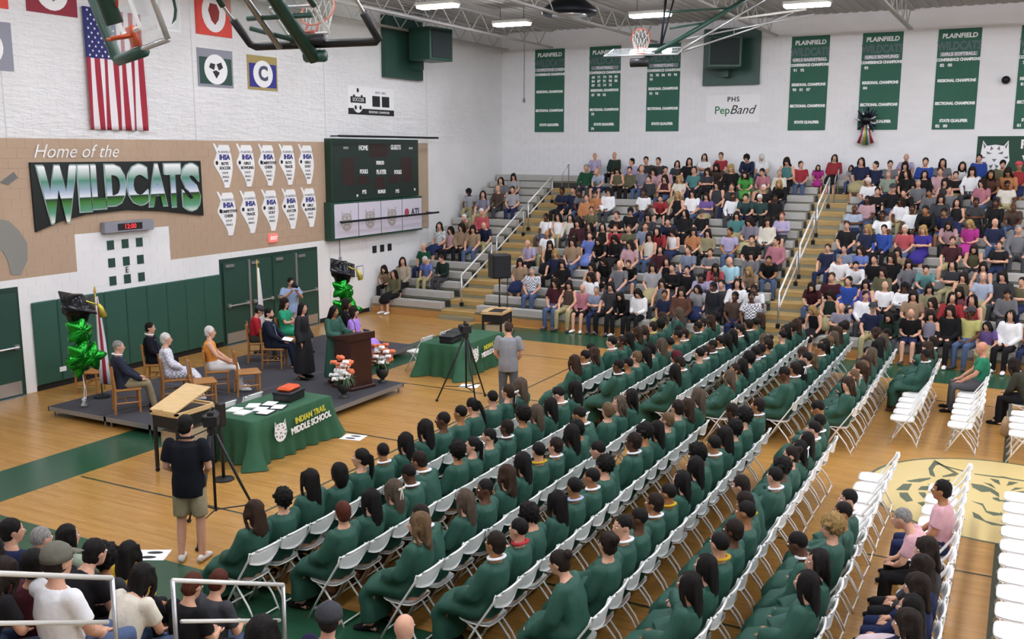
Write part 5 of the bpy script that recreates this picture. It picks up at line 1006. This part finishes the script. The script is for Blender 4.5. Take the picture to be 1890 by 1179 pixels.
# ---------------------------------------------------------------- stage
M_DECK = mat('stage_carpet', '3d3c42', .85, noise=.12, nscale=20); M_ALU = mat('stage_aluminium', '8f9090', .45, metal=.5)
SZ = .2
st = thing('stage', 'low dark grey portable stage of joined decks with metal edges', 'stage', (-13.6, 15.7, 0)); bpy.context.view_layer.update()
def deck(x0, y0, x1, y1):
    obj('deck', MB().box(x0+.01+13.6, y0+.01-15.7, SZ-.012, x1-.01+13.6, y1-.01-15.7, SZ).mesh('deck', M_DECK), st)
    e = MB()
    for a in ((x0, y0, x1, y0+.03), (x0, y1-.03, x1, y1), (x0, y0, x0+.03, y1), (x1-.03, y0, x1, y1)): e.box(a[0]+13.6, a[1]-15.7, SZ-.085, a[2]+13.6, a[3]-15.7, SZ-.002)
    obj('edge_frame', e.mesh('edge_frame', M_ALU), st)
    for x in (x0+.08, x1-.08):
        for y in (y0+.08, y1-.08): obj('leg', MB().tube([(x+13.6, y-15.7, 0), (x+13.6, y-15.7, SZ-.08)], .022, 6).mesh('leg', M_ALU), st)
for a in ((-16.05, 11.65, -14.5, 14.05), (-14.5, 11.65, -13.35, 14.05), (-16.05, 14.05, -14.5, 16.42), (-14.5, 14.05, -13.35, 16.42), (-13.35, 11.65, -11.2, 14.05), (-13.35, 14.05, -11.2, 16.42), (-16.05, 16.42, -13.2, 18.15), (-16.05, 18.15, -13.2, 19.87)): deck(*a)
# lectern
t = thing('lectern', 'dark walnut lectern on the stage front', 'lectern', (-11.9, 15.69, SZ), -.25); 
V, F = chamfer_box((-.26, -.32, .06), (.28, .22, 1.02), .012); obj('body', MB().add(V, F).mesh('body', M_WALNUT), t)
obj('base', MB().cbox(-.31, -.38, 0, .33, .28, .07, .015).mesh('base', M_WALNUT), t); obj('top', MB().add([(-.33, -.38, 1.02), (.32, -.38, 1.02), (.32, .28, 1.02), (-.33, .28, 1.02), (-.33, -.38, 1.05), (.32, -.38, 1.16), (.32, .28, 1.16), (-.33, .28, 1.05)], [(3, 2, 1, 0), (4, 5, 6, 7), (0, 1, 5, 4), (1, 2, 6, 5), (2, 3, 7, 6), (3, 0, 4, 7)]).mesh('top', M_WALNUT), t)
t2 = thing('microphone', 'thin black gooseneck microphone on the lectern', 'microphone', (-11.85, 15.68, SZ+1.12)); obj('stem', MB().tube([(0, 0, 0), (-.03, 0, .2), (-.14, 0, .33)], .008, 6).mesh('stem', M_BLACK, True), t2); obj('capsule', MB().tube([(-.14, 0, .33), (-.2, 0, .37)], .02, 8).mesh('capsule', M_BLACK, True), t2)
# wooden stage chairs
wc = thing('wooden_chair', 'x', 'chair', (0, 0, 0), 0, 'wooden chairs on and behind the stage')
obj('seat', MB().cbox(-.22, -.23, .42, .24, .23, .46, .012).mesh('seat', M_WOOD), wc)
bk = MB(); V, F = chamfer_box((-.25, -.22, .62), (-.22, .22, .86), .01); bk.add(V, F); obj('backrest', bk.mesh('backrest', M_WOOD), wc)
for s in (1, -1):
    obj('leg', MB().tube([(.2, s*.205, .43), (.2, s*.205, 0)], .022, 6).mesh('leg', M_WOOD), wc); obj('leg', MB().tube([(-.25, s*.215, .9), (-.21, s*.215, .45), (-.23, s*.215, 0)], .022, 6).mesh('leg', M_WOOD), wc)
    obj('stretcher', MB().tube([(.2, s*.205, .2), (-.22, s*.215, .2)], .014, 6).mesh('stretcher', M_WOOD), wc)
obj('stretcher', MB().tube([(-.02, -.21, .2), (-.02, .21, .2)], .014, 6).mesh('stretcher', M_WOOD), wc)
_w = [True]
def wchair(x, y, z, rz, label):
    if _w[0]: _w[0] = False; wc.location = (x, y, z); wc.rotation_euler = (0, 0, rz); wc['label'] = label; return
    dup(wc, (x, y, z), rz, label)
def P_stage(label, x, y, z, rz, p, hair, garms, sk='1', sc=1.0, seat='oak armless chair under ', shoes='black', collar=None, **k):
    if seat: c, s = math.cos(rz), math.sin(rz); wchair(x+.06*c, y+.06*s, z, rz, seat+label.split(' seated')[0].split(' on stage')[0])
    return person(label, p, (x, y, z), rz, hair, garms, sk, sc, shoes, collar, **k)
def tie(o, p, c):
    J = POSES[p]; n = J['nec']; q = J['wai']; d = MB(); f = np.array((.085, 0, 0)); d.tube([n+A3(.05, 0, -.05), (n+J['che'])/2+A3(.135, 0, -.02), J['che']+A3(.155, 0, -.05), q+A3(.165, 0, .04)], [(.018, .008), (.026, .006), (.034, .006), (.03, .005)], 6)
    obj('necktie', d.mesh('necktie', mat('tie_'+c, c, .6)), o)
    s = MB()
    s.tube([n+A3(.045, 0, -.03), (n+J['che'])/2+A3(.118, 0, -.01), J['che']+A3(.142, 0, -.08)], [(.05, .008), (.06, .006), (.012, .004)], 6); obj('shirt_front', s.mesh('shirt_front', M_WHITEW), o)
POSES['sl'] = pose('sit', 'lap', lean=-.04, turn=-.15); POSES['sl2'] = pose('sit', 'knee', lean=-.03, turn=-.2, shin=.08); POSES['fold'] = pose('sit', 'cross', turn=-.2)
o = P_stage('grey-haired man in navy blazer and khaki trousers seated at the stage corner', -14.5, 12.1, SZ, .95, 'sl2', 'g', [('jacket', '2a2f3d'), ('pants', '8b7f62')], collar='white', seat='wooden chair under '); tie(o, 'sl2', '2f3550')
o = P_stage('dark-suited man in white shirt seated behind the stage by the wall padding', -16.35, 14.5, 0, .6, 'sl', 's', [('jacket', '15171f'), ('pants', '15171f')], collar='white', seat='wooden chair under '); tie(o, 'sl', '23264a')
P_stage('white-haired woman in white patterned dress seated on stage', -14.3, 13.05, SZ, .9, 'sl', 'w', [('shirt', 'c2c4d4', 1), ('skirt', '9a9fbe', 1)], shoes='white', seat='wooden chair under ')
P_stage('white-haired woman in orange top and white trousers seated on stage', -14.1, 13.98, SZ, .8, 'sl2', 'w', [('tank', 'e0923f'), ('pants', 'e3e2e0')], shoes='white', seat='wooden chair under ')
P_stage('man in red shirt and dark cap seated by the flag', -15.35, 16.55, SZ, .7, 's3', 'c', [('shirt', 'a8242f'), ('pants', '3a3d3a')], seat='wooden chair under ', sc=.97)
o = P_stage('bearded man in navy suit seated on stage with paper in hand', -14.6, 16.25, SZ, .45, 'sl2', 's', [('jacket', '1c2232'), ('pants', '1c2232')], collar='white', seat='wooden chair under '); tie(o, 'sl2', '6b7280')
J = POSES['sl2']; bd = MB(); h = J['hea']; bd.add(*ellipsoid(h+J['hr'] @ A3(.035, 0, -.075), (.06, .058, .05), 10, 6, J['hr'])); obj('beard', bd.mesh('beard', mat('beard_brown', '3a2a22', .8), True), o)
q = obj('program_sheet', MB().box(-.11, -.14, 0, .11, .14, .004).mesh('program_sheet', M_WHITEW)); q.location = (-14.23, 16.35, SZ+.655); q.rotation_euler = (.05, .15, .4); tag(q, 'white paper on the lap of the man in navy suit', 'paper')
P_stage('woman in emerald green dress with folded arms seated on stage', -15.3, 17.55, SZ, .35, 'fold', 'n', [('tee', '2f9a72'), ('skirt', '2f9a72')], seat='wooden chair under ')
P_stage('woman in dark navy top seated at the back right of the stage', -13.95, 18.2, SZ, .6, 'sl', 'n', [('shirt', '1b1a22'), ('pants', '1f2230')], sk='2', seat='wooden chair under ')
P_stage('woman in lavender dress seated right of the lectern', -13.1, 17.35, SZ, .35, 'sl', 'n', [('tee', 'a884d8'), ('skirt', 'a884d8')], seat='wooden chair under ')
wchair(-13.62, 13.2, SZ, .95, 'empty wooden chair on stage in front of the woman in white patterned dress'); wchair(-13.42, 14.2, SZ, .9, 'empty wooden chair on stage in front of the woman in orange'); wchair(-16.95, 13.35, 0, .5, 'empty wooden chair on the floor behind the balloons')
POSES['spk'] = pose('stand', 'lectern', nod=.2); POSES['std'] = pose('stand', 'down', turn=-.3); POSES['cam'] = pose('stand', 'cam', lean=.12, nod=.15); POSES['tend'] = pose('stand', 'front', nod=.05, turn=-.15); POSES['bow'] = pose('stand', 'clasp', nod=.65, lean=.05)
person('girl in green gown speaking at the lectern', 'spk', (-12.45, 15.74, SZ), .0, 'l', [('gown', 'gown')], '2', .93, 'black')
person('woman in black robe with long black hair standing left of the lectern', 'std', (-13.25, 15.72, SZ), .3, 'l', [('shirt', '17171b'), ('skirt', '17171b'), ('gown', '17171b')][2:], '1', .93, 'black')
o = person('photographer in light blue shirt and grey trousers by the double doors', 'cam', (-16.7, 19.35, 0), -.55, 's', [('tee', '9fb3d6'), ('pants', 'b4b0a8')], '1', 1.0, 'black')
def camera_thing(nm, label, loc_, rz, big=False):
    t = thing(nm, label, 'camera', loc_, rz); k = 1.0 if not big else 1.5
    obj('body', MB().cbox(-.06*k, -.06*k, -.045*k, .07*k, .06*k, .05*k, .008).mesh('body', M_BLACK), t); obj('lens', MB().tube([(.07*k, 0, 0), (.2*k, 0, 0)], [.036*k, .042*k], 12).mesh('lens', M_DKMETAL, True), t); obj('viewfinder', MB().cbox(-.05*k, -.025*k, .05*k, .03*k, .025*k, .085*k, .006).mesh('viewfinder', M_BLACK), t)
    if big: obj('screen', MB().box(-.02, .10, -.03, .10, .115, .06).mesh('screen', M_DKMETAL), t); obj('handle', MB().tube([(-.06, 0, .08), (-.04, 0, .15), (.1, 0, .15), (.1, 0, .08)], .012, 6).mesh('handle', M_BLACK, True), t)
    return t
c_, s_ = math.cos(-.55), math.sin(-.55); camera_thing('photo_camera', 'black photo camera raised by the photographer at the doors', (-16.7+.37*c_, 19.35+.37*s_, 1.56), -.55)
person('camera operator in black polo shirt and khaki shorts seen from behind', 'tend', (-8.74, 8.16, 0), math.radians(118), 's', [('tee', '16181f'), ('shorts', '9c9276')], '1', 1.055, 'd9d6d0', collar='16181f')
person('man in grey t-shirt with bowed head beside the second camera', 'bow', (-8.56, 16.1, 0), math.radians(112), 'b', [('tee', '8d8f94'), ('pants', '5c6066')], '1', 1.0, 'black')
def tripod(label, x, y, rz, h=1.35, spread=.55):
    t = thing('camera_tripod', label, 'tripod', (x, y, 0), rz, 'video tripods')
    for i in range(3):
        a = 2*math.pi*i/3+.5; c, s = math.cos(a), math.sin(a)
        lg = obj('leg', MB().tube([(.05*c, .05*s, h), (spread*.55*c, spread*.55*s, h*.48), (spread*c, spread*s, .02)], [.022, .019, .014], 6).mesh('leg', M_BLACK, True), t)
        obj('foot', MB().ball((spread*c, spread*s, .025), (.035, .035, .025), 8, 4).mesh('foot', M_RUBBER, True), lg)
    sp = MB()
    for i in range(3): a = 2*math.pi*i/3+.5; sp.tube([(0, 0, .32), (spread*.72*math.cos(a), spread*.72*math.sin(a), .32)], .01, 5)
    obj('spreader', sp.mesh('spreader', M_BLACK), t); obj('column', MB().tube([(0, 0, .3), (0, 0, h+.12)], .02, 8).mesh('column', M_DKMETAL, True), t); obj('pan_head', MB().lathe([(.04, 0), (.06, .02), (.06, .07), (.045, .1)], 10, (0, 0, h+.02)).mesh('pan_head', M_BLACK), t)
    obj('pan_arm', MB().tube([(-.03, 0, h+.08), (-.3, .05, h-.05)], .009, 6).mesh('pan_arm', M_BLACK), t)
    return t
tripod('black video tripod in front of the camera operator in black', -9.12, 8.95, .4, 1.34, .6); camera_thing('video_camera', 'black video camera on the nearer tripod', (-9.12, 8.95, 1.53), math.radians(125), True)
tripod('black video tripod beside the man in grey', -9.62, 16.3, .9, 1.3, .6); camera_thing('video_camera', 'black video camera on the farther tripod by the second table', (-9.62, 16.3, 1.49), math.radians(140), True)
# draped tables
def drape(name, label, x0, y0, x1, y1, h=.74):
    t = thing('folding_table', 'folding table under the '+label.split(' on ')[1].split(' by ')[0]+' green cloth', 'table', ((x0+x1)/2, (y0+y1)/2, 0), 0, 'tables under green cloths')
    cx, cy = t.location.x, t.location.y; obj('table_top', MB().cbox(x0+.03-cx, y0+.03-cy, h-.05, x1-.03-cx, y1-.03-cy, h-.012, .01).mesh('table_top', M_WHITE), t)
    for x in (x0+.15, x1-.15):
        for y in (y0+.2, y1-.2): obj('leg', MB().tube([(x-cx, y-cy, 0), (x-cx, y-cy, h-.05)], .015, 6).mesh('leg', M_DKMETAL), t)
    n = 120; loop = []; per = 2*((x1-x0)+(y1-y0))
    for k in range(n):
        d = per*k/n; X, Y = x1-x0, y1-y0
        if d < X: p = (x0+d, y0, 0, -1)
        elif d < X+Y: p = (x1, y0+d-X, 1, 0)
        elif d < 2*X+Y: p = (x1-(d-X-Y), y1, 0, 1)
        else: p = (x0, y1-(d-2*X-Y), -1, 0)
        loop.append(p)
    V = []; F = []; lev = [(h, 0), (h-.02, .012), (h*.66, .03), (h*.33, .06), (.012, .10)]
    for z, off in lev:
        for k, (x, y, nx, ny) in enumerate(loop):
            fl = off*(.75+.5*math.sin(k*1.05)+.25*math.sin(k*.37+1)) if z < h-.05 else off
            cd = min(abs(x-x0)+abs(y-y0), abs(x-x1)+abs(y-y0), abs(x-x0)+abs(y-y1), abs(x-x1)+abs(y-y1)); fl += off*1.7*math.exp(-(cd/.12)**2); ox = (1 if x > cx else -1)*off*.9*math.exp(-(cd/.1)**2); oy = (1 if y > cy else -1)*off*.9*math.exp(-(cd/.1)**2)
            V.append((x+nx*fl+ox, y+ny*fl+oy, z))
    for i in range(len(lev)-1):
        for k in range(n): F.append((i*n+k, (i+1)*n+k, (i+1)*n+(k+1) % n, i*n+(k+1) % n))
    F.append(tuple(range(n))); o = obj(name, MB().add(V, F).mesh(name, mat('table_cloth_green', '255639', .8, noise=.07, nscale=5)), None); o.data.polygons.foreach_set('use_smooth', [len(p.vertices) == 4 for p in o.data.polygons])
    tag(o, label, 'tablecloth', 'green printed tablecloths'); ym = (y0+y1)/2+.12
    Mx = lambda u, v, d: Matrix(((0, math.sin(.1)*-1, 1, x1+d), (1, 0, 0, u), (0, 1, 0, v), (0, 0, 0, 1)))
    text('INDIAN TRAIL', .14, Mx(ym+.22, .56, .085), mat('print_yellow', 'c9c23e', .7), o, weight=.004, xs=.95); text('MIDDLE SCHOOL', .15, Mx(ym+.22, .42, .10), M_WHITEW, o, weight=.005, xs=.95)
    bpy.context.view_layer.update(); cat(o, lambda u, v, d: (x1+.075+d-v*.03, u, v), ym-.52, .46, .42, .0, M_WHITEW, mat('cat_grey', '6f757c', .6))
    return t
drape('tablecloth', 'green tablecloth with yellow and white school lettering on the nearer table', -11.55, 11.25, -10.55, 13.15); drape('tablecloth', 'green tablecloth on the farther table by the man in grey', -11.75, 17.95, -10.75, 19.9)
def tray(label, x, y, rz, lid):
    t = thing('storage_box', label, 'box', (x, y, .742), rz); obj('body', MB().cbox(-.17, -.24, 0, .17, .24, .17, .015).mesh('body', M_BLACK), t); obj('rim', MB().cbox(-.18, -.25, .12, .18, .25, .16, .01).mesh('rim', M_DKMETAL), t)
    if lid: obj('orange_lid', MB().cbox(-.13, -.19, .17, .13, .19, .24, .03).mesh('orange_lid', mat('lid_orange', 'd4531f', .6)), t)
tray('black storage box with orange bag on top on the nearer table', -11.0, 12.62, .15, True); tray('black storage box on the farther green table', -11.2, 18.3, .1, False); tray('second black storage box behind the first on the farther table', -11.35, 18.85, .1, False)
for i, (x, y, a, c) in enumerate(((-11.3, 11.62, .3, 0), (-11.05, 11.55, .1, 0), (-11.2, 11.95, .5, 0), (-10.95, 11.85, .35, 1), (-11.05, 12.2, .3, 1), (-10.78, 12.1, .4, 1), (-10.75, 11.75, .2, 1))):
    t = thing('certificate_folder' if c else 'paper_sheet', ('dark framed certificate lying on the nearer green table, %s of four from the stage' if c else 'white paper stack on the nearer green table, %s of three from the near corner') % ordw(i+1 if not c else i-2), 'paper', (x, y, .744+.001*i), a)
    if c: obj('cover', MB().box(-.12, -.15, 0, .12, .15, .008).mesh('cover', mat('folder_navy', '1f2836', .5)), t)
    obj('sheet', MB().box(-.1, -.13, .008 if c else 0, .1, .13, .012 if c else .02).mesh('sheet', M_WHITEW), t)
for x, y, rz, l in ((-11.87, 11.75, math.pi, 'white folding chair behind the nearer green table, left one'), (-11.87, 12.4, math.pi, 'white folding chair behind the nearer green table, right one'), (-12.07, 18.3, math.pi, 'white folding chair behind the farther green table, left one'), (-12.07, 19.1, math.pi, 'white folding chair behind the farther green table, right one')): chair(x, y, rz, l)
# rolling wooden-top carts
def cart(label, x, y, rz, lid):
    t = thing('media_cart', label, 'cart', (x, y, 0), rz); A, B = .29, .42
    obj('top', MB().cbox(-A, -B, .93, A, B, .975, .012).mesh('top', M_PALE), t); rm = MB()
    for a in ((-A, -B, A, -B+.05), (-A, B-.05, A, B), (-A, -B, -A+.05, B), (A-.05, -B, A, B)): rm.box(a[0], a[1], .97, a[2], a[3], 1.0)
    obj('rim', rm.mesh('rim', M_PALE), t); obj('well', MB().box(-A+.12, -B+.1, .9752, A-.08, B-.12, .978).mesh('well', M_BLACK), t)
    obj('apron', MB().box(-A+.03, -B+.03, .74, A-.03, B-.03, .93).mesh('apron', M_BLACK), t)
    for i, (sx, sy) in enumerate(((1, 1), (1, -1), (-1, 1), (-1, -1))):
        lg = obj('leg', MB().cbox(sx*(A-.05)-.025, sy*(B-.05)-.025, .07, sx*(A-.05)+.025, sy*(B-.05)+.025, .93, .006).mesh('leg', M_BLACK), t)
        obj('caster', MB().tube([(sx*(A-.05)-.015, sy*(B-.05), .035), (sx*(A-.05)+.015, sy*(B-.05), .035)], .035, 10).mesh('caster', M_RUBBER), lg)
    obj('lower_box', MB().cbox(-A+.08, -B+.12, .36, A-.08, B-.12, .66, .01).mesh('lower_box', mat('box_beige', 'b9a98a', .6)), t)
    if lid: obj('lid', MB().add(*loft([(-A, -B+.03, 1.005), (-A*.1, -B+.03, 1.02)], .02)).prism(lambda u, v, d: (u, -B+.02+v*math.cos(.32)-d*math.sin(.32), 1.0+v*math.sin(.32)+d*math.cos(.32)), [(-A, 0), (A-.05, 0), (A-.05, .8), (-A, .8)], 0, .02).mesh('lid', M_PALE), t)
    else: obj('cable', MB().tube([(A*.6, B, .9), (A*.6, B+.12, .75), (A*.55, B+.2, .45), (A*.4, B+.12, .35), (A*.5, B+.03, .6)], .014, 6).mesh('cable', M_BLACK, True), t)
    return t
cart('wood-topped rolling cart with raised lid beside the camera operator', -11.5, 10.72, .0, True); cart('wood-topped rolling cart with black apron before the far bleachers', -11.65, 21.3, .15, False)
t = thing('equipment_post', 'black upright equipment post behind the nearer video camera', 'stand', (-10.55, 10.55, 0)); obj('base', MB().lathe([(.16, 0), (.16, .02), (.03, .04)], 14).mesh('base', M_BLACK), t); obj('pole', MB().tube([(0, 0, .03), (0, 0, 1.2)], .025, 8).mesh('pole', M_BLACK, True), t); obj('head', MB().cbox(-.06, -.07, .85, .06, .07, 1.22, .02).mesh('head', M_BLACK), t)
t = thing('speaker_stand', 'black tripod speaker stand behind the far rolling cart', 'stand', (-12.75, 23.45, 0))
obj('pole', MB().tube([(0, 0, .25), (0, 0, 1.5)], .022, 8).mesh('pole', M_BLACK, True), t)
for i in range(3):
    a = 2*math.pi*i/3+.3; obj('leg', MB().tube([(0, 0, .75), (.42*math.cos(a), .42*math.sin(a), .015)], .016, 6).mesh('leg', M_BLACK, True), t)
obj('cable', MB().tube([(.26, .0, 1.5), (.25, 0, .9), (.24, 0, .2), (.1, .05, .02)], .014, 6).mesh('cable', M_BLACK, True), t)
t = thing('loudspeaker', 'black loudspeaker on a pole in front of the far bleachers', 'speaker', (-12.75, 23.45, 1.5), -.7); V, F = chamfer_box((-.2, -.27, .0), (.22, .27, .66), .03); obj('cabinet', MB().add(V, F).mesh('cabinet', M_BLACK), t); obj('grille', MB().cbox(.22, -.24, .03, .235, .24, .63, .01).mesh('grille', mat('grille_cloth', '202226', .9)), t)
# balloons
M_FG = mat('foil_green', '1f9a2e', .18, metal=.75, bump=.06, bscale=5); M_FY = mat('foil_yellow', 'cdbb4a', .3, metal=.4)
def foil_star(r, th, seed):
    n = 10; V = []; rr = random.Random(seed)
    K = 6
    for s in (1, -1):
        for k in range(K+1):
            f = k/K
            for i in range(n*3):
                a = 2*math.pi*i/(n*3); m = (i % 6)/6; sp = abs(((i/3) % 2)-1); R_ = r*(.58+.42*sp**1.3); rad = R_*f; z = s*th*math.sqrt(max(0, 1-f**2.4))*(1+.12*math.sin(i*2.1+seed)); V.append((rad*math.cos(a), rad*math.sin(a), z))
    F = []; m = n*3
    for s in (0, 1):
        for k in range(K):
            for i in range(m):
                a = s*(K+1)*m+k*m+i; b = s*(K+1)*m+k*m+(i+1) % m; q = (a, a+m, b+m, b); F.append(q if s == 0 else q[::-1])
    return MB().add(V, F)
def balloons(label, x, y, z0, seed, rz):
    t = thing('balloon_bunch', label, 'balloon', (x, y, z0), rz, 'graduation balloon bunches'); h = .62
    spec = [(.1, -.08, 1.2, .31, 1.57), (-.1, .14, .98, .27, .5), (.12, -.14, .74, .30, 2.2), (.14, .12, .66, .30, 1.57), (-.08, .0, .52, .28, .6)]
    for i, (a, b, c, r_, tw) in enumerate(spec):
        o = obj('star_balloon', foil_star(r_, .13, seed+i).mesh('star_balloon', M_FG, True), t); o.matrix_local = Matrix.Translation((a, b, c+.3)) @ Euler((math.pi/2+.2*math.sin(i), .25*math.cos(i*2), math.pi/2+.4*math.sin(i*1.7))).to_matrix().to_4x4() @ Matrix.Rotation(tw, 4, 'Z')
    cb = obj('cap_balloon', MB().add(*loft([(0, 0, 1.74), (0, 0, 1.80), (0, 0, 1.92), (0, 0, 1.96)], [(.2, .2), (.26, .26), (.28, .28), (.22, .22)], n=14, soft=True)).mesh('cap_balloon', M_FOILB, True), t)
    bd_ = MB(); V, F = ellipsoid((0, 0, 0), (.43, .43, .06), 4, 8); bd_.add(V, F); m_ = obj('mortarboard', bd_.mesh('mortarboard', M_FOILB, True), t); m_.matrix_local = Matrix.Translation((.02, 0, 1.99)) @ Euler((.1, .5, .35)).to_matrix().to_4x4()
    obj('tassel', MB().tube([(.04, -.1, 2.12), (.22, .1, 2.0), (.26, .26, 1.93)], .016, 6).tube([(.26, .26, 1.94), (.27, .30, 1.86), (.28, .34, 1.70)], [.03, .05, .07], 8).mesh('tassel', M_FY, True), t)
    obj('ribbon', MB().tube([(0, 0, .12), (.02, .01, .4), (0, 0, .75)], .008, 5).tube([(.03, .02, .12), (.05, .02, .3), (.02, .0, .6)], .006, 5).mesh('ribbon', M_WHITEW), t); obj('weight', MB().lathe([(.06, 0), (.07, .04), (.03, .1), (.05, .16), (.01, .2)], 10).mesh('weight', M_FOILS, True), t)
balloons('green star balloons under a black graduation cap balloon, by the left stage corner', -15.4, 11.95, SZ, 1, 0); balloons('green star balloons under a black graduation cap balloon, behind the stage by the doors', -14.45, 18.65, SZ, 9, -.4)
# flags on poles
def pole_flag(label, x, y, z0, stripes, h=2.3):
    t = thing('pole_flag', label, 'flag', (x, y, z0), .3); obj('pole', MB().tube([(0, 0, .05), (0, 0, h)], .016, 8).mesh('pole', mat('pole_brass', 'b49a5a', .35, metal=.6), True), t); obj('base', MB().lathe([(.16, 0), (.15, .04), (.04, .07)], 14).mesh('base', M_DKMETAL), t)
    obj('finial', MB().lathe([(.012, 0), (.03, .05), (.004, .15)], 8, (0, 0, h)).mesh('finial', M_GOLDP), t); n = 18; V = []; F = []
    for k, (z, w) in enumerate(((h-.06, .05), (h-.4, .13), (h-.9, .22), (h-1.4, .28), (h-1.75, .30))):
        for i in range(n+1): a = i/n; V.append((.015+.05*math.sin(a*19)*(.4+w), -w*.25+a*w*1.2, z-.12*a*k/4))
    for k in range(4):
        for i in range(n): F.append((k*(n+1)+i, (k+1)*(n+1)+i, (k+1)*(n+1)+i+1, k*(n+1)+i+1))
    b_ = MB(); b_.v = V; b_.f = F; b_.m = [((i % n)//2) % 2 if stripes else 0 for i in range(len(F))]; o = obj('cloth', b_.mesh('cloth', [mat('flag_white', 'e9e6e6', .8), mat('flag_red', 'a02638', .8)], True), t); md = o.modifiers.new('s', 'SOLIDIFY'); md.thickness = .006
pole_flag('white flag hanging on a pole before the double doors', -15.9, 17.3, SZ, False, 2.1); pole_flag('red and white striped flag on a pole behind the left balloons', -15.7, 12.6, SZ, True, 2.05)
# flower urns
def urn(label, x, y, seed):
    t = thing('flower_urn', label, 'flowers', (x, y, SZ), 0, 'flower urns flanking the lectern'); rr = random.Random(seed)
    obj('urn', MB().lathe([(.10, 0), (.10, .02), (.04, .05), (.05, .08), (.11, .14), (.14, .24), (.13, .30)], 14).mesh('urn', mat('urn_dark', '2c2f2b', .5), True), t)
    for k in range(44):
        a = rr.uniform(0, 6.28); q = rr.uniform(.03, .24); top = (q*math.cos(a), q*math.sin(a), .40+rr.uniform(0, .42)*(1-.8*q)); obj('stem', MB().tube([(0, 0, .27), (top[0]*.4, top[1]*.4, .42), top], .006, 4).mesh('stem', M_PGREEN), t) if k < 8 else None
        white = top[1] < -.01; m_ = M_WHITEW if (white and k % 5) else mat('petal_orange', 'd9744a', .7) if k % 3 else mat('petal_peach', 'e0a184', .7)
        f = MB()
        for p in range(6): b = 2*math.pi*p/6; f.ball((top[0]+.035*math.cos(b), top[1]+.035*math.sin(b), top[2]+.015*(p % 2)), (.046, .036, .03), 6, 4, rotZ(b))
        f.ball((top[0], top[1], top[2]+.01), .02, 6, 4); o = obj('blossom', f.mesh('blossom', m_, True), t)
    lf = MB()
    for k in range(40): a = rr.uniform(0, 6.28); L_ = rr.uniform(.12, .3); c, s = math.cos(a), math.sin(a); lf.add([(0.03*c, .03*s, .28), (L_*.6*c-.03*s, L_*.6*s+.03*c, .28+L_*.5), (L_*c, L_*s, .28+rr.uniform(-.05, .3)), (L_*.6*c+.03*s, L_*.6*s-.03*c, .28+L_*.5)], [(0, 1, 2, 3)])
    o = obj('leaves', lf.mesh('leaves', mat('leaf_green', '3a5a36', .6)), t); o['kind'] = 'stuff'
urn('urn of white and orange flowers left of the lectern', -11.55, 14.85, 4); urn('urn of white and orange flowers right of the lectern', -11.62, 16.25, 8)
for i, (x, y, a, l) in enumerate(((-10.15, 13.28, .2, 'white floor sheet with black shoe prints near the nearer green table'), (-9.3, 8.02, .5, 'white floor sheet with black shoe prints at the lower left on the green border'), (-10.25, 17.5, .3, 'white floor sheet beside the farther tripod'))):
    t = thing('floor_sheet', l, 'paper', (x, y, .003), a); obj('sheet', MB().box(-.2, -.16, 0, .2, .16, .003).mesh('sheet', M_WHITEW), t)
    if i < 2:
        for s in (1, -1): obj('shoe_print', MB().prism(FF, oval(s*.02, s*.07, .1, .04, 12), .003, .004).mesh('shoe_print', M_BLACKP), t)
bpy.data.scenes.remove(TMP)
